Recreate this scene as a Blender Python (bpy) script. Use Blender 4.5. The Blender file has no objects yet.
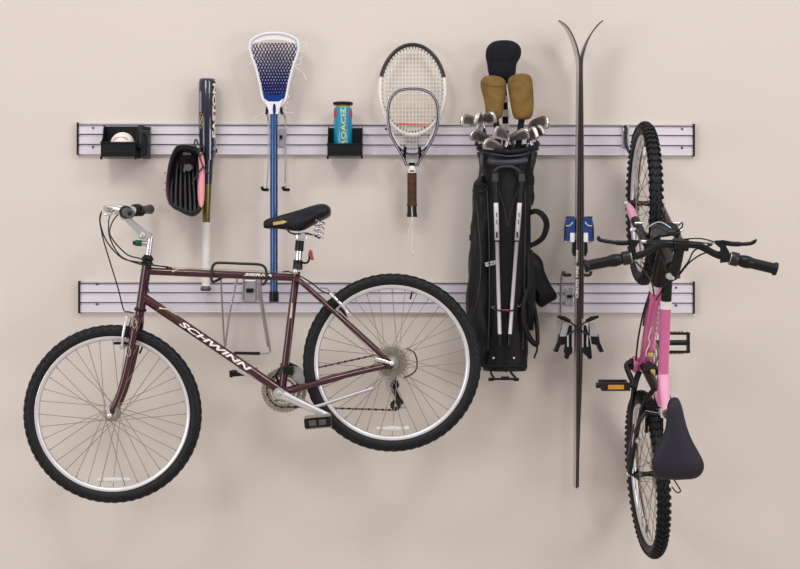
import bpy, math, random
from mathutils import Vector as V, Matrix
random.seed(7)
PI = math.pi
R = math.radians
C = bpy.context.scene.collection
CAM_D, CAM_Z, F = 6.0, 1.35, 1512.0      # camera distance from the wall, height, focal length in pixels

def P(px, py, d):
    """world point seen at pixel (px, py) that stands d metres in front of the wall"""
    s = F / (CAM_D - d)
    return V(((px - 400) / s, -d, CAM_Z + (284.5 - py) / s))
def L(px, d=0.0):
    return px * (CAM_D - d) / F

# ------------------------------------------------------------------ materials
def lin(c):
    return tuple(((x / 255) / 12.92 if x / 255 <= 0.04045 else ((x / 255 + 0.055) / 1.055) ** 2.4) for x in c)
def mat(name, rgb, rough=0.5, metal=0.0, var=0.12, scale=30.0, bump=0.0, bscale=None, coat=0.0, spec=0.5, trans=0.0, stretch=None, alpha=1.0):
    m = bpy.data.materials.new(name); m.use_nodes = True
    nt = m.node_tree; b = nt.nodes['Principled BSDF']
    c = lin(rgb)
    tc = nt.nodes.new('ShaderNodeTexCoord')
    src = tc.outputs['Object']
    if stretch:
        mp = nt.nodes.new('ShaderNodeMapping'); mp.inputs['Scale'].default_value = stretch
        nt.links.new(src, mp.inputs['Vector']); src = mp.outputs['Vector']
    n = nt.nodes.new('ShaderNodeTexNoise'); n.inputs['Scale'].default_value = scale; n.inputs['Detail'].default_value = 4
    nt.links.new(src, n.inputs['Vector'])
    r = nt.nodes.new('ShaderNodeValToRGB')
    r.color_ramp.elements[0].position = 0.3; r.color_ramp.elements[1].position = 0.7
    r.color_ramp.elements[0].color = (*[x * (1 - var) for x in c], 1)
    r.color_ramp.elements[1].color = (*[min(1, x * (1 + var)) for x in c], 1)
    nt.links.new(n.outputs['Fac'], r.inputs['Fac']); nt.links.new(r.outputs['Color'], b.inputs['Base Color'])
    b.inputs['Roughness'].default_value = rough; b.inputs['Metallic'].default_value = metal
    b.inputs['Coat Weight'].default_value = coat; b.inputs['Specular IOR Level'].default_value = spec
    b.inputs['Coat Roughness'].default_value = 0.12; b.inputs['Alpha'].default_value = alpha
    if trans: b.inputs['Transmission Weight'].default_value = trans
    if bump:
        n2 = nt.nodes.new('ShaderNodeTexNoise'); n2.inputs['Scale'].default_value = bscale or scale * 6; n2.inputs['Detail'].default_value = 3
        nt.links.new(src, n2.inputs['Vector'])
        bp = nt.nodes.new('ShaderNodeBump'); bp.inputs['Strength'].default_value = bump; bp.inputs['Distance'].default_value = 0.004
        nt.links.new(n2.outputs['Fac'], bp.inputs['Height']); nt.links.new(bp.outputs['Normal'], b.inputs['Normal'])
    return m
M = dict(
    wall=mat('painted_wall', (219, 209, 201), 0.85, var=0.012, scale=1.6, bump=0.12, bscale=260, spec=0.2),
    floor=mat('concrete_floor', (186, 178, 170), 0.7, var=0.1, scale=3, bump=0.15, bscale=60),
    rail=mat('anodised_rail', (228, 223, 231), 0.36, 0.3, var=0.03, scale=8, stretch=(1, 1, 60)),
    raildark=mat('rail_slot', (84, 79, 86), 0.6, 0.2, var=0.05),
    bluepad=mat('navy_foam', (16, 50, 122), 0.7, var=0.1, spec=.2),
    black=mat('black_plastic', (11, 11, 14), 0.33, var=0.15, scale=40, spec=.32),
    legsilver=mat('silver_leg', (226, 224, 226), 0.35, 0.25, var=0.03),
    chainsteel=mat('chain_steel', (62, 56, 48), 0.4, 0.6, var=0.3, scale=200),
    blackmatt=mat('black_matt', (14, 14, 16), 0.7, var=0.2, scale=60, bump=0.1, spec=.3),
    coat=mat('black_powder_coat', (32, 30, 34), 0.35, 0.1, var=0.1, spec=.45),
    rubber=mat('tyre_rubber', (20, 20, 24), 0.48, var=0.3, scale=50, bump=0.15, spec=.3),
    rubber2=mat('tyre_rubber_side', (30, 30, 30), 0.7, var=0.2, scale=50),
    tanwall=mat('tan_tyre_side', (92, 84, 70), 0.7, var=0.2, scale=50),
    rim=mat('rim_aluminium', (224, 221, 224), 0.32, 0.6, var=0.04, scale=20),
    steel=mat('spoke_steel', (150, 140, 126), 0.35, 0.7, var=0.05),
    chrome=mat('polished_alloy', (228, 226, 228), 0.2, 0.9, var=0.04),
    alloy=mat('brushed_alloy', (196, 193, 196), 0.34, 0.75, var=0.06, scale=60),
    wire=mat('zinc_wire', (176, 172, 176), 0.3, 0.8, var=0.06),
    gear=mat('worn_gear_steel', (166, 157, 142), 0.36, 0.7, var=0.25, scale=90),
    protector=mat('clear_disc', (190, 182, 166), 0.3, var=0.06, alpha=.28),
    maroon=mat('maroon_paint', (62, 12, 24), 0.2, 0.2, var=0.12, scale=14, coat=0.7, spec=.4),
    white=mat('white_plastic', (232, 232, 238), 0.35, var=0.03),
    decal=mat('white_decal', (238, 234, 226), 0.5, var=0.05, scale=60),
    cream=mat('cream_decal', (214, 200, 168), 0.5, var=0.05, scale=60),
    cable=mat('black_cable', (14, 14, 16), 0.35, var=0.1, spec=.4),
    grip=mat('grey_rubber_grip', (84, 80, 78), 0.6, var=0.1, bump=0.3, bscale=300),
    saddle=mat('navy_black_vinyl', (12, 13, 24), 0.42, var=0.12, scale=60, bump=0.15, bscale=400, spec=.28),
    saddle2=mat('charcoal_vinyl', (33, 30, 42), 0.5, var=0.12, scale=200, bump=0.25, bscale=600, spec=.3),
    gold=mat('gold_decal', (196, 172, 92), 0.4, 0.2, var=0.1),
    red=mat('red_reflector', (150, 34, 30), 0.25, var=0.1, coat=0.6),
    green=mat('green_plastic', (12, 84, 48), 0.35, var=0.1),
    amber=mat('amber_reflector', (206, 150, 40), 0.3, var=0.1, coat=0.5),
    clearref=mat('clear_reflector', (214, 212, 208), 0.25, var=0.08, scale=120, coat=0.5),
    pink=mat('pink_paint', (214, 104, 158), 0.25, 0.05, var=0.04, scale=10, coat=0.7),
    pinklight=mat('pale_pink_paint', (240, 168, 200), 0.25, 0.1, var=0.04, scale=10, coat=0.8),
    pinkleather=mat('pink_leather', (238, 158, 166), 0.5, var=0.06, scale=40, bump=0.2),
    purple=mat('purple_paint', (70, 50, 96), 0.3, 0.2, var=0.1, coat=0.6),
    leather=mat('black_leather', (15, 13, 17), 0.34, var=0.3, scale=40, bump=0.5, bscale=120, spec=.4),
    lace=mat('rawhide_lace', (34, 30, 30), 0.6, var=0.2),
    batblue=mat('navy_metallic', (26, 30, 50), 0.2, 0.5, var=0.12, scale=18, coat=0.7),
    batblack=mat('bat_dark_band', (28, 26, 30), 0.25, 0.4, var=0.1, coat=0.6),
    batgold=mat('olive_gold', (108, 94, 30), 0.3, 0.45, var=0.12, scale=30, coat=0.4),
    batgrey=mat('grey_panel', (150, 152, 166), 0.3, 0.4, var=0.08),
    tape=mat('white_grip_tape', (236, 232, 228), 0.7, var=0.04, scale=80, bump=0.4, bscale=90),
    ball=mat('white_ball_leather', (236, 230, 224), 0.55, var=0.04),
    stitch=mat('red_stitching', (176, 48, 50), 0.7, var=0.1),
    can=mat('teal_can', (0, 132, 168), 0.3, var=0.05, coat=0.4),
    canred=mat('red_label', (200, 34, 74), 0.4, var=0.1),
    canyellow=mat('yellow_label', (226, 214, 96), 0.4, var=0.12, scale=80),
    ballyellow=mat('yellow_felt', (196, 190, 92), 0.8, var=0.1, bump=0.3),
    lacblue=mat('blue_shaft', (4, 72, 134), 0.25, 0.2, var=0.06, coat=0.6),
    netblue=mat('navy_mesh_cord', (22, 34, 96), 0.8, var=0.15, scale=90, spec=.2),
    netwhite=mat('white_cord', (226, 222, 212), 0.8, var=0.05),
    string=mat('ivory_string', (253, 250, 242), 0.5, var=0.03),
    stringtan=mat('tan_string', (232, 226, 208), 0.5, var=0.05),
    racketblack=mat('racket_black', (24, 26, 26), 0.28, 0.2, var=0.08, coat=0.5),
    racketwhite=mat('racket_white', (236, 234, 228), 0.25, var=0.03, coat=0.6),
    racketblue=mat('racket_blue', (30, 38, 84), 0.22, 0.25, var=0.12, scale=20, coat=0.6),
    browngrip=mat('brown_leather_grip', (74, 46, 28), 0.6, var=0.35, scale=50, bump=0.4, bscale=120, spec=.3),
    redgel=mat('red_dampener', (226, 92, 74), 0.5, var=0.1),
    bag=mat('black_nylon', (13, 12, 15), 0.55, var=0.3, scale=14, bump=0.6, bscale=22, spec=.3),
    baglight=mat('bag_piping', (42, 41, 50), 0.38, var=0.1),
    iron=mat('forged_iron', (206, 202, 200), 0.26, 0.9, var=0.05, scale=60),
    ironback=mat('iron_cavity', (92, 90, 90), 0.4, 0.5, var=0.2, scale=120),
    tan=mat('tan_suede', (124, 98, 54), 0.85, var=0.25, scale=24, bump=0.35, bscale=60, spec=.2),
    cover=mat('black_knit', (18, 18, 28), 0.85, var=0.3, scale=70, bump=0.5, bscale=200, spec=.3),
    navysock=mat('navy_sock', (18, 18, 30), 0.8, var=0.2, scale=70, bump=0.3, spec=.3),
    ferrule=mat('hosel_dark', (38, 40, 60), 0.4, var=0.1),
    skitop=mat('ski_topsheet', (176, 170, 164), 0.35, 0.1, var=0.2, scale=10, coat=0.3, stretch=(1, 1, 0.2)),
    skiedge=mat('ski_sidewall', (30, 28, 32), 0.4, 0.1, var=0.15, stretch=(1, 1, 0.2), spec=.4),
    skibase=mat('ski_base', (84, 68, 54), 0.4, var=0.2, stretch=(1, 1, 0.2)),
    bindblue=mat('binding_blue', (6, 56, 122), 0.25, var=0.08, coat=0.5),
    silverlbl=mat('silver_badge', (196, 194, 196), 0.35, 0.4, var=0.15, scale=200),
    pedal=mat('pedal_brown_black', (38, 26, 28), 0.5, var=0.15, spec=.35),
)

# ------------------------------------------------------------------ mesh builder
class MB:
    def __init__(s): s.v = []; s.f = []; s.sm = []
    def add(s, verts, faces, smooth=True):
        k = len(s.v); s.v += [V(p) for p in verts]
        s.f += [tuple(i + k for i in f) for f in faces]; s.sm += [smooth] * len(faces); return s
    def rings(s, rings, closed=False, caps=True, smooth=True):
        n = len(rings[0]); vs = [p for r in rings for p in r]; fs = []
        m = len(rings)
        for i in range(m if closed else m - 1):
            j = (i + 1) % m
            for a in range(n):
                b = (a + 1) % n
                fs.append((i * n + a, i * n + b, j * n + b, j * n + a))
        s.add(vs, fs, smooth)
        if caps and not closed:
            s.add(rings[0], [tuple(range(n))[::-1]], False); s.add(rings[-1], [tuple(range(n))], False)
        return s
    def sweep(s, pts, a, b=None, up=None, n=10, closed=False, rect=False, caps=True):
        """tube through pts; a = radius across, b = radius along up (lists allowed)"""
        pts = [V(p) for p in pts]; m = len(pts)
        A = a if isinstance(a, (list, tuple)) else [a] * m
        B = A if b is None else (b if isinstance(b, (list, tuple)) else [b] * m)
        rs = []; prev = None
        for i, p in enumerate(pts):
            if closed: t = pts[(i + 1) % m] - pts[i - 1]
            else: t = pts[min(i + 1, m - 1)] - pts[max(i - 1, 0)]
            t.normalize()
            if up is not None: u = V(up)
            elif prev is not None: u = prev
            else: u = V((0, 0, 1)) if abs(t.z) < 0.9 else V((0, 1, 0))
            u = u - t * u.dot(t)
            if u.length < 1e-5: u = prev if prev is not None else V((1, 0, 0))
            u.normalize(); prev = u; sd = t.cross(u)
            if rect: r = [p + sd * x * A[i] + u * y * B[i] for x, y in ((-1, -1), (1, -1), (1, 1), (-1, 1))]
            else: r = [p + sd * math.cos(2 * PI * k / n) * A[i] + u * math.sin(2 * PI * k / n) * B[i] for k in range(n)]
            rs.append(r)
        return s.rings(rs, closed, caps, not rect)
    def cyl(s, p0, p1, r0, r1=None, n=16):
        return s.sweep([p0, p1], [r0, r0 if r1 is None else r1], n=n)
    def lathe(s, prof, c, axis, n=32, closed=False, caps=True):
        """prof: (radius, height along axis)"""
        c = V(c); ax = V(axis).normalized()
        u = ax.orthogonal().normalized(); w = ax.cross(u)
        rs = [[c + ax * h + (u * math.cos(2 * PI * k / n) + w * math.sin(2 * PI * k / n)) * max(r, 1e-5) for k in range(n)] for r, h in prof]
        return s.rings(rs, closed, caps)
    def box(s, c, size, ax=None):
        c = V(c); ax = ax or (V((1, 0, 0)), V((0, 1, 0)), V((0, 0, 1)))
        h = [ax[i] * size[i] / 2 for i in range(3)]
        vs = [c + h[0] * x + h[1] * y + h[2] * z for z in (-1, 1) for y in (-1, 1) for x in (-1, 1)]
        return s.add(vs, [(0, 2, 3, 1), (4, 5, 7, 6), (0, 1, 5, 4), (2, 6, 7, 3), (0, 4, 6, 2), (1, 3, 7, 5)], False)
    def prism(s, pts, off, smooth=False):
        n = len(pts); off = V(off); a = [V(p) for p in pts]; b = [p + off for p in a]
        s.add(a, [tuple(range(n))[::-1]], False); s.add(b, [tuple(range(n))], False)
        s.add(a + b, [(i, (i + 1) % n, (i + 1) % n + n, i + n) for i in range(n)], smooth); return s
    def ball(s, c, rx, ry=None, rz=None, nu=20, nv=12):
        ry = ry or rx; rz = rz or rx; c = V(c)
        rs = [[c + V((rx * math.sin(PI * j / nv) * math.cos(2 * PI * i / nu), ry * math.sin(PI * j / nv) * math.sin(2 * PI * i / nu), rz * math.cos(PI * j / nv))) for i in range(nu)] for j in range(1, nv)]
        k = len(s.v); s.rings(rs, caps=True); return s
    def build(s, name, m, parent=None, loc=None, bevel=0, sub=0, local=False, basis=None):
        me = bpy.data.meshes.new(name)
        if local: o0 = V((0, 0, 0))
        elif parent is not None: o0 = ORG[parent.name]
        elif loc is not None: o0 = V(loc)
        else:
            xs = [[p[i] for p in s.v] for i in range(3)]
            o0 = V(((min(xs[0]) + max(xs[0])) / 2, (min(xs[1]) + max(xs[1])) / 2, min(xs[2])))
        me.from_pydata([p - o0 for p in s.v], [], s.f)
        me.polygons.foreach_set('use_smooth', s.sm)
        me.materials.append(M[m] if isinstance(m, str) else m); me.update()
        import bmesh
        bm = bmesh.new(); bm.from_mesh(me); bmesh.ops.remove_doubles(bm, verts=bm.verts, dist=1e-6) if sub else None
        bmesh.ops.recalc_face_normals(bm, faces=bm.faces); bm.to_mesh(me); bm.free()
        ob = bpy.data.objects.new(name, me); C.objects.link(ob)
        if parent is not None: ob.parent = parent; ORG[ob.name] = ORG[parent.name] if not local else V((0, 0, 0))
        else:
            if not local: ob.location = o0
            ORG[ob.name] = o0
        if basis is not None: ob.matrix_basis = basis
        if bevel:
            b = ob.modifiers.new('bevel', 'BEVEL'); b.width = bevel; b.segments = 2; b.limit_method = 'ANGLE'
        if sub:
            b = ob.modifiers.new('subdivide', 'SUBSURF'); b.levels = sub; b.render_levels = sub
        return ob
ORG = {}
def smooth_path(pts, k=6, closed=False):
    """Catmull-Rom through the points"""
    pts = [V(p) for p in pts]; n = len(pts); out = []
    rng = n if closed else n - 1
    for i in range(rng):
        if closed: p0, p1, p2, p3 = pts[i - 1], pts[i], pts[(i + 1) % n], pts[(i + 2) % n]
        else: p0, p1, p2, p3 = pts[max(i - 1, 0)], pts[i], pts[i + 1], pts[min(i + 2, n - 1)]
        for j in range(k):
            t = j / k
            out.append(0.5 * ((2 * p1) + (p2 - p0) * t + (2 * p0 - 5 * p1 + 4 * p2 - p3) * t * t + (3 * p1 - p0 - 3 * p2 + p3) * t ** 3))
    if not closed: out.append(pts[-1])
    return out
def tag(o, label=None, cat=None, group=None, kind=None):
    if label: o['label'] = label
    if cat: o['category'] = cat
    if group: o['group'] = group
    if kind: o['kind'] = kind
    return o
def thing(name, label, cat, loc, group=None):
    o = bpy.data.objects.new(name, None); C.objects.link(o); o.location = V(loc); o.empty_display_size = 0.05
    ORG[o.name] = V(loc); return tag(o, label, cat, group)
def copy_tree(o, parent=None):
    c = o.copy(); C.objects.link(c)
    if parent is not None: c.parent = parent
    ORG[c.name] = ORG[o.name]
    for ch in list(o.children): copy_tree(ch, c)
    return c
def text(parent, string, mapfn, m, name='lettering', bold=0.0, shear=0.0, label=None, res=3):
    """lettering laid on a surface: mapfn(u 0..1 along, v 0..1 up, h) -> world point"""
    cu = bpy.data.curves.new('letters', 'FONT'); cu.body = string; cu.offset = bold; cu.shear = shear; cu.resolution_u = res
    cu.extrude = 0.5
    import bmesh
    t = bpy.data.objects.new('letters', cu); C.objects.link(t)
    bpy.context.view_layer.update()
    me = bpy.data.meshes.new_from_object(t.evaluated_get(bpy.context.evaluated_depsgraph_get()))
    bpy.data.objects.remove(t)
    b_ = bmesh.new(); b_.from_mesh(me); yy = [v.co.y for v in b_.verts]
    for k in range(1, 10):
        bmesh.ops.bisect_plane(b_, geom=b_.verts[:] + b_.edges[:] + b_.faces[:], plane_co=(0, min(yy) + (max(yy) - min(yy)) * k / 10, 0), plane_no=(0, 1, 0))
    b_.to_mesh(me); b_.free()
    xs = [v.co.x for v in me.vertices]; ys = [v.co.y for v in me.vertices]
    x0, x1, y0, y1 = min(xs), max(xs), min(ys), max(ys)
    mb = MB(); mb.add([mapfn((v.co.x - x0) / (x1 - x0), (v.co.y - y0) / (y1 - y0), v.co.z + 0.5) for v in me.vertices], [tuple(p.vertices) for p in me.polygons], False)
    o = mb.build(name, m, parent)
    if label: o['label'] = label
    return o
def tube_map(A, B, r, h, ang=0.0, th=0.0007, base=0.0003):
    A = V(A); B = V(B); d = (B - A).normalized(); out = V((0, -1, 0)); out = (out - d * out.dot(d)).normalized(); up = out.cross(d)
    def f(u, v, z):
        a = (v - 0.5) * h / r + ang
        return A + (B - A) * u + (up * math.sin(a) + out * math.cos(a)) * (r + base + z * th)
    return f
def flat_map(A, B, h, th=0.0008, out=(0, -1, 0)):
    A = V(A); B = V(B); d = (B - A).normalized(); up = V(out).cross(d)
    return lambda u, v, z: A + (B - A) * u + up * (v - 0.5) * h + V(out) * z * th

# ------------------------------------------------------------------ setting
w = MB().box((0, 0.06, 1.5), (10, 0.12, 3.0)); o = w.build('wall_back', 'wall'); tag(o, kind='structure')
w = MB().box((0, -3.4, -0.05), (10, 7.04, 0.1)); o = w.build('floor', 'floor'); tag(o, kind='structure')

# ------------------------------------------------------------------ slat rails
def rail(label, x0, x1, y0, y1, screws, tilt=0.0):
    a = P(x0, y1, 0); b = P(x1, y0, 0)
    root = thing('slat_rail', label, 'wall rail', ((a.x + b.x) / 2, 0, a.z))
    H = b.z - a.z; mb = MB()
    # closed profile (depth, fraction of height) with hooked slots
    pr = [(0, 0), (.020, 0), (.020, .012)]
    for f0, f1 in ((.015, .345), (.345, .675), (.675, .985)):
        pr += [(.0170, f0 + .012), (.0170, f0 + .215), (.0120, f0 + .235), (.0185, f1 - .045), (.006, f1 - .040), (.006, f1 - .018), (.0200, f1 - .012), (.0205, f1 + .006)]
    pr += [(.0215, 1), (0, 1)]
    r0 = [V((a.x, -d - .0005, a.z + H * f)) for d, f in pr]; r1 = [V((b.x, -d - .0005, a.z + H * f)) for d, f in pr]
    mb.rings([r0, r1], smooth=False); mb.build('aluminium_slat', 'rail', root)
    for f in (.316, .646, .956):
        MB().box(((a.x + b.x) / 2, -.0075, a.z + H * f), (b.x - a.x - .002, .002, H * .022)).build('slot_liner', 'raildark', root)
    for f in (.31, .965):
        pass
    for x in (a.x - .001, b.x - .0005):
        MB().box((x, -.0125, a.z + H * .5), (.0075, .024, H + .008)).build('end_cap', 'black', root, bevel=.0012)
    root.rotation_euler = (0, tilt, 0)
    for px, py in screws:
        p = P(px, py, .0185); MB().lathe([(.0048, 0), (.0048, .0012), (.003, .002), (0, .002)], p + V((0, .001, 0)), (0, -1, 0), 14).build('screw', 'raildark', root)
rail('upper silver slatted wall rail behind the rackets, bat and golf clubs', 79, 693, 124.7, 155.1, [(93, 128.6), (93, 147.8), (682, 128.4), (682, 147.4), (386, 129)], R(.12))
rail('lower silver slatted wall rail behind the bicycles', 80.5, 693, 282.2, 312.4, [(97, 284.5), (97, 304.5), (676, 287.4), (676, 305.4)], R(.05))

def bracket(parent, px, py, d0=.018, wd=.032, h=.055, m='alloy'):
    p = P(px, py, d0)
    mb = MB().box(p + V((0, -.004, 0)), (wd, .008, h)); mb.box(p + V((0, -.011, .0)), (wd * .5, .008, h * .22))
    return mb

# ------------------------------------------------------------------ bins
def storage_bin(label, xl, xr, yt, yl, yb, d1, side=False):
    dn = .028
    A = P(xl, yb, d1); B = P(xr, yb, d1)
    x0, x1 = A.x, B.x; zb = A.z; zl = P(xl, yl, d1).z; zt = P(xl, yt, d1 * .5).z
    root = thing('storage_bin', label, 'bin', ((x0 + x1) / 2, -dn, zb), None)
    t = .003
    MB().box(((x0 + x1) / 2, -(dn + d1) / 2, zb + t / 2), (x1 - x0, d1 - dn, t)).build('bin_base', 'black', root)
    MB().box(((x0 + x1) / 2, -dn - t / 2, (zb + zt) / 2), (x1 - x0, t, zt - zb)).build('back_panel', 'black', root)
    fr = MB().box(((x0 + x1) / 2, -d1 + t / 2, (zb + zl) / 2), (x1 - x0, t, zl - zb))
    fr.box(((x0 + x1) / 2, -d1 - .001, zl - .002), (x1 - x0 + .006, .007, .005))
    fr.box(((x0 + x1) / 2, -d1 - .001, zb + (zl - zb) * .32), (x1 - x0 - .02, .004, .003))
    fr.build('front_lip', 'black', root, bevel=.0008)
    for x in (x0, x1 - t):
        pts = [(x, -dn, zb), (x, -d1, zb), (x, -d1, zl), (x, -(d1 - .03), zl + (zt - zl) * .25), (x, -(dn + .05), zt), (x, -dn, zt)]
        MB().prism(pts, (t, 0, 0)).build('side_panel', 'black', root)
        MB().box((x + t / 2, -d1 + .004, zb - .005), (.008, .012, .012)).build('bin_foot', 'black', root)
    if side:
        s = MB(); xx = x1 + .004; MB().box((x1 + .022, -.03, (zb + zt) / 2 - .004), (.034, .018, zt - zb - .006)).build('side_bracket', 'ironback', root, bevel=.002)
        s.sweep([(xx + .008, -.09, zt - .004), (xx + .008, -.10, zb + .05), (xx + .008, -.10, zb + .036), (xx + .002, -.09, zb + .03)], .0075, .007, up=(0, 1, 0), rect=True)
        s.sweep([(xx + .016, -.08, zt - .035), (xx + .028, -.08, zt - .045), (xx + .028, -.08, zb + .012), (xx, -.08, zb + .004)], .006, .006, up=(0, 1, 0), rect=True)
        s.sweep([(xx, -.09, zt - .004), (xx + .02, -.08, zt - .010), (xx + .034, -.05, zt - .010)], .008, .005, up=(0, 0, 1), rect=True)
        s.build('side_hook', 'black', root, bevel=.001)
    MB().box(((x0 + x1) / 2, -.0225, (zb + zt) / 2 + .01), (.05, .012, .05)).build('mounting_clip', 'black', root)
    return zb + t, x0, x1
zb, x0, x1 = storage_bin('black plastic bin on the left of the upper rail holding a white ball', 100.8, 136.2, 125.6, 142, 156.5, .132, True)
bx = P(122.6, 141, .080)
root = thing('baseball', 'white leather ball with red stitching, resting in the left black bin', 'ball', (bx.x, bx.y, bx.z - .0485))
bc = V((bx.x, bx.y, zb + .0484)); 
cov = MB().ball(bc, .0478, nu=32, nv=20).build('leather_cover', 'ball', root)
st = MB()
for k in range(30):
    a = k / 29 * PI * .95 + .08
    p = V((math.cos(a) * .026, -1, math.sin(a) * .012 + .012))
    n = V((p.x, -math.sqrt(0.0478 ** 2 - p.x ** 2 - (p.z) ** 2), p.z)); q = n.normalized()
    st.cyl(bc + q * .0480 + V((0, 0, .0028)), bc + q * .0480 - V((-.0012 if a < PI / 2 else .0012, 0, .0028)), .0006, n=6)
st.build('stitching', 'stitch', root)
zb, x0, x1 = storage_bin('black plastic bin in the middle of the upper rail holding a teal can', 327.3, 362.3, 127, 143.5, 156, .135)
cc = P(343, 125, .085); cc.z = zb
ztop = P(343, 108.2, .085).z; r = L(9.2, .085)
root = thing('ball_can', 'teal ball can with black lid standing in the middle bin', 'can', cc)
body = MB().lathe([(r * .96, 0), (r, .003), (r, ztop - zb - .002), (r * .97, ztop - zb), (0, ztop - zb)], cc + V((0, 0, .0008)), (0, 0, 1), 36).build('can_body', 'can', root)
MB().lathe([(r * .55, 0), (r * .8, .002), (r * .72, .008), (r * .6, .014), (0, .014)], V((cc.x, cc.y, ztop)), (0, 0, 1), 30).build('clear_neck', 'ballyellow', root)
zl = P(343, 105.4, .085).z
MB().lathe([(r * 1.0, 0), (r * 1.1, .003), (r * 1.1, .010), (r * 1.02, .012), (0, .012)], V((cc.x, cc.y, zl)), (0, 0, 1), 36).build('lid', 'black', root, bevel=.001)
A = P(343.5, 146, .085); B = P(343.5, 111, .085)
text(root, 'ROACH', tube_map((cc.x + .003, cc.y, A.z), (cc.x + .003, cc.y, B.z), r, .017), 'canyellow', bold=.01, label='yellow lettering')
for a0, zz in ((-1.0, 0), (1.15, 0)):
    A = V((cc.x, cc.y, P(0, 118, .085).z)); B = V((cc.x, cc.y, P(0, 110.5, .085).z))
    mp = tube_map(A, B, r, .0); mb = MB()
    k = []
    for i in range(4):
        for (u, dv) in ((0.1 + .06 * i, -.32), (1 - .05 * i, .34)):
            pass
    out = [(.05, -.30), (.35, -.36), (.95, -.22), (1.0, .05), (.8, .34), (.5, .2), (.3, .36), (.0, .12)]
    rr = []
    for th in (0, .0008):
        rr.append([cc + V((math.sin(v * 1.0 + a0) * (r + .0003 + th), -math.cos(v * 1.0 + a0) * (r + .0003 + th), A.z - cc.z + (B.z - A.z) * u)) for u, v in out])
    mb.rings(rr, smooth=False); mb.build('red_label', 'canred', root)

# ------------------------------------------------------------------ bat
bt = P(207.3, 79.5, .062); bb = P(205.8, 291, .062); ax = (bt - bb).normalized(); Lb = (bt - bb).length
root = thing('baseball_bat', 'navy baseball bat with gold taper and white taped handle, hung beside the pink-edged glove', 'bat', bb)
def at(py): return (291 - py) / (291 - 79.5) * Lb
def rad(pxw): return L(pxw, .062) / 2
MB().lathe([(rad(15.5), at(80.5)), (rad(17), at(82)), (rad(17), at(120)), (rad(16.2), at(138)), (rad(14.4), at(153)), (rad(12.4), at(168)), (rad(10.6), at(184))][::-1], bb, ax, 32).build('barrel', 'batblue', root)
MB().lathe([(rad(10.6), at(184)), (rad(9.4), at(195)), (rad(8), at(210)), (rad(7.2), at(224))][::-1], bb, ax, 28).build('taper', 'batgold', root)
g = [(rad(7.6), at(286))]
for i in range(31):
    py = 286 - 63.5 * i / 30; g.append((rad(7.4) * (1 + .05 * (i % 2)), at(py)))
MB().lathe(g, bb, ax, 24).build('handle_tape', 'tape', root)
MB().lathe([(rad(8), 0), (rad(10.8), at(290)), (rad(10.8), at(288.4)), (rad(8), at(286))], bb, ax, 28).build('knob', 'ironback', root)
MB().lathe([(rad(16), at(79.6)), (rad(15.8), at(79)), (rad(10), at(78.4)), (0, at(78.4))], bb, ax, 28).build('end_cap', 'batgrey', root)
def on_bat(py0, py1): return bb + ax * at(py0), bb + ax * at(py1)
a, b = on_bat(138, 84)
text(root, 'EASTON', tube_map(a, b, rad(17.0), .020, ang=-1.12), 'decal', bold=.02, label='white lettering edged in gold')
text(root, 'EASTON', tube_map(a, b, rad(17.0), .0215, ang=-1.12, th=.0003, base=.0001), 'gold', bold=.06, name='lettering_outline')
mb = MB(); a, b = on_bat(113, 91); mb.rings([[tube_map(a, b, rad(17), .011, ang=.75)(u, v, z) for u, v in ((0, 0), (0, 1), (.85, 1), (1, .4), (.85, 0))] for z in (0, 1)], smooth=False); mb.build('grey_panel', 'batgrey', root)
a, b = on_bat(129, 114); f = tube_map(a, b, rad(17), .017, ang=.62)
MB().sweep([f(.5 + .5 * math.cos(t * PI / 12), .5 + .5 * math.sin(t * PI / 12), .5) for t in range(24)], .0009, closed=True, n=6).build('emblem', 'gold', root)
MB().sweep([f(.25, .2, .5), f(.3, .8, .5), f(.7, .25, .5), f(.78, .75, .5)], .0009, n=6).build('emblem', 'decal', root)
a, b = on_bat(160, 130); f = tube_map(a, b, rad(16.3), .006, ang=-.55)
mb = MB(); mb.rings([[f(u, v, z) for u, v in ((0, 0), (0, 1), (1, 1), (1, 0))] for z in (0, 1)], smooth=False); mb.build('grey_panel', 'batgrey', root)
# hook that carries bat and glove
root = thing('utility_hook', 'silver bracket hook on the upper rail behind the baseball bat', 'hook', P(213, 158, .02))
bracket(root, 213.6, 149, wd=.022, h=.07).build('bracket_plate', 'alloy', root, bevel=.001)
for s in (-1, 1):
    MB().sweep(smooth_path([P(207 + 9.0 * s, 150, .025), P(207 + 9.6 * s, 152, .06), P(207 + 9.6 * s, 152, .10), P(207 + 9.6 * s, 149, .125)]), .0028, n=8).build('prong', 'coat', root)

# ------------------------------------------------------------------ glove
root = thing('baseball_glove', 'black leather baseball glove with pink edges, hanging left of the bat', 'glove', P(185, 217, .08))
ol = [(176.7, 145.5), (183, 143.8), (190, 144.5), (197, 147), (201.5, 153), (204, 163), (204.5, 180), (204, 200), (201, 211), (194, 216.5), (187, 215.5), (180, 212), (172, 207.5), (168, 199), (166.3, 185), (168, 167), (171.5, 154)]
cx, cy = 186, 180
def ring(sc, d, sy=None, ox=0, oy=0):
    return smooth_path([P(cx + ox + (x - cx) * sc, cy + oy + (y - cy) * (sy or sc), d) for x, y in ol], 4, True)
MB().rings([ring(.55, .105), ring(.86, .108), ring(.99, .122), ring(1.0, .15), ring(.985, .172), ring(.93, .188), ring(.86, .184), ring(.78, .165), ring(.62, .138), ring(.3, .128)]).build('shell', 'leather', root)
fx = [(173.5, 166, 171.3, 202), (177.5, 162, 175.8, 207.5), (181.5, 163, 180.5, 210.5), (185.5, 168, 185.5, 213), (189.5, 170, 190.3, 214), (193.2, 164, 194.8, 214.5), (197, 158, 199.0, 211)]
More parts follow.
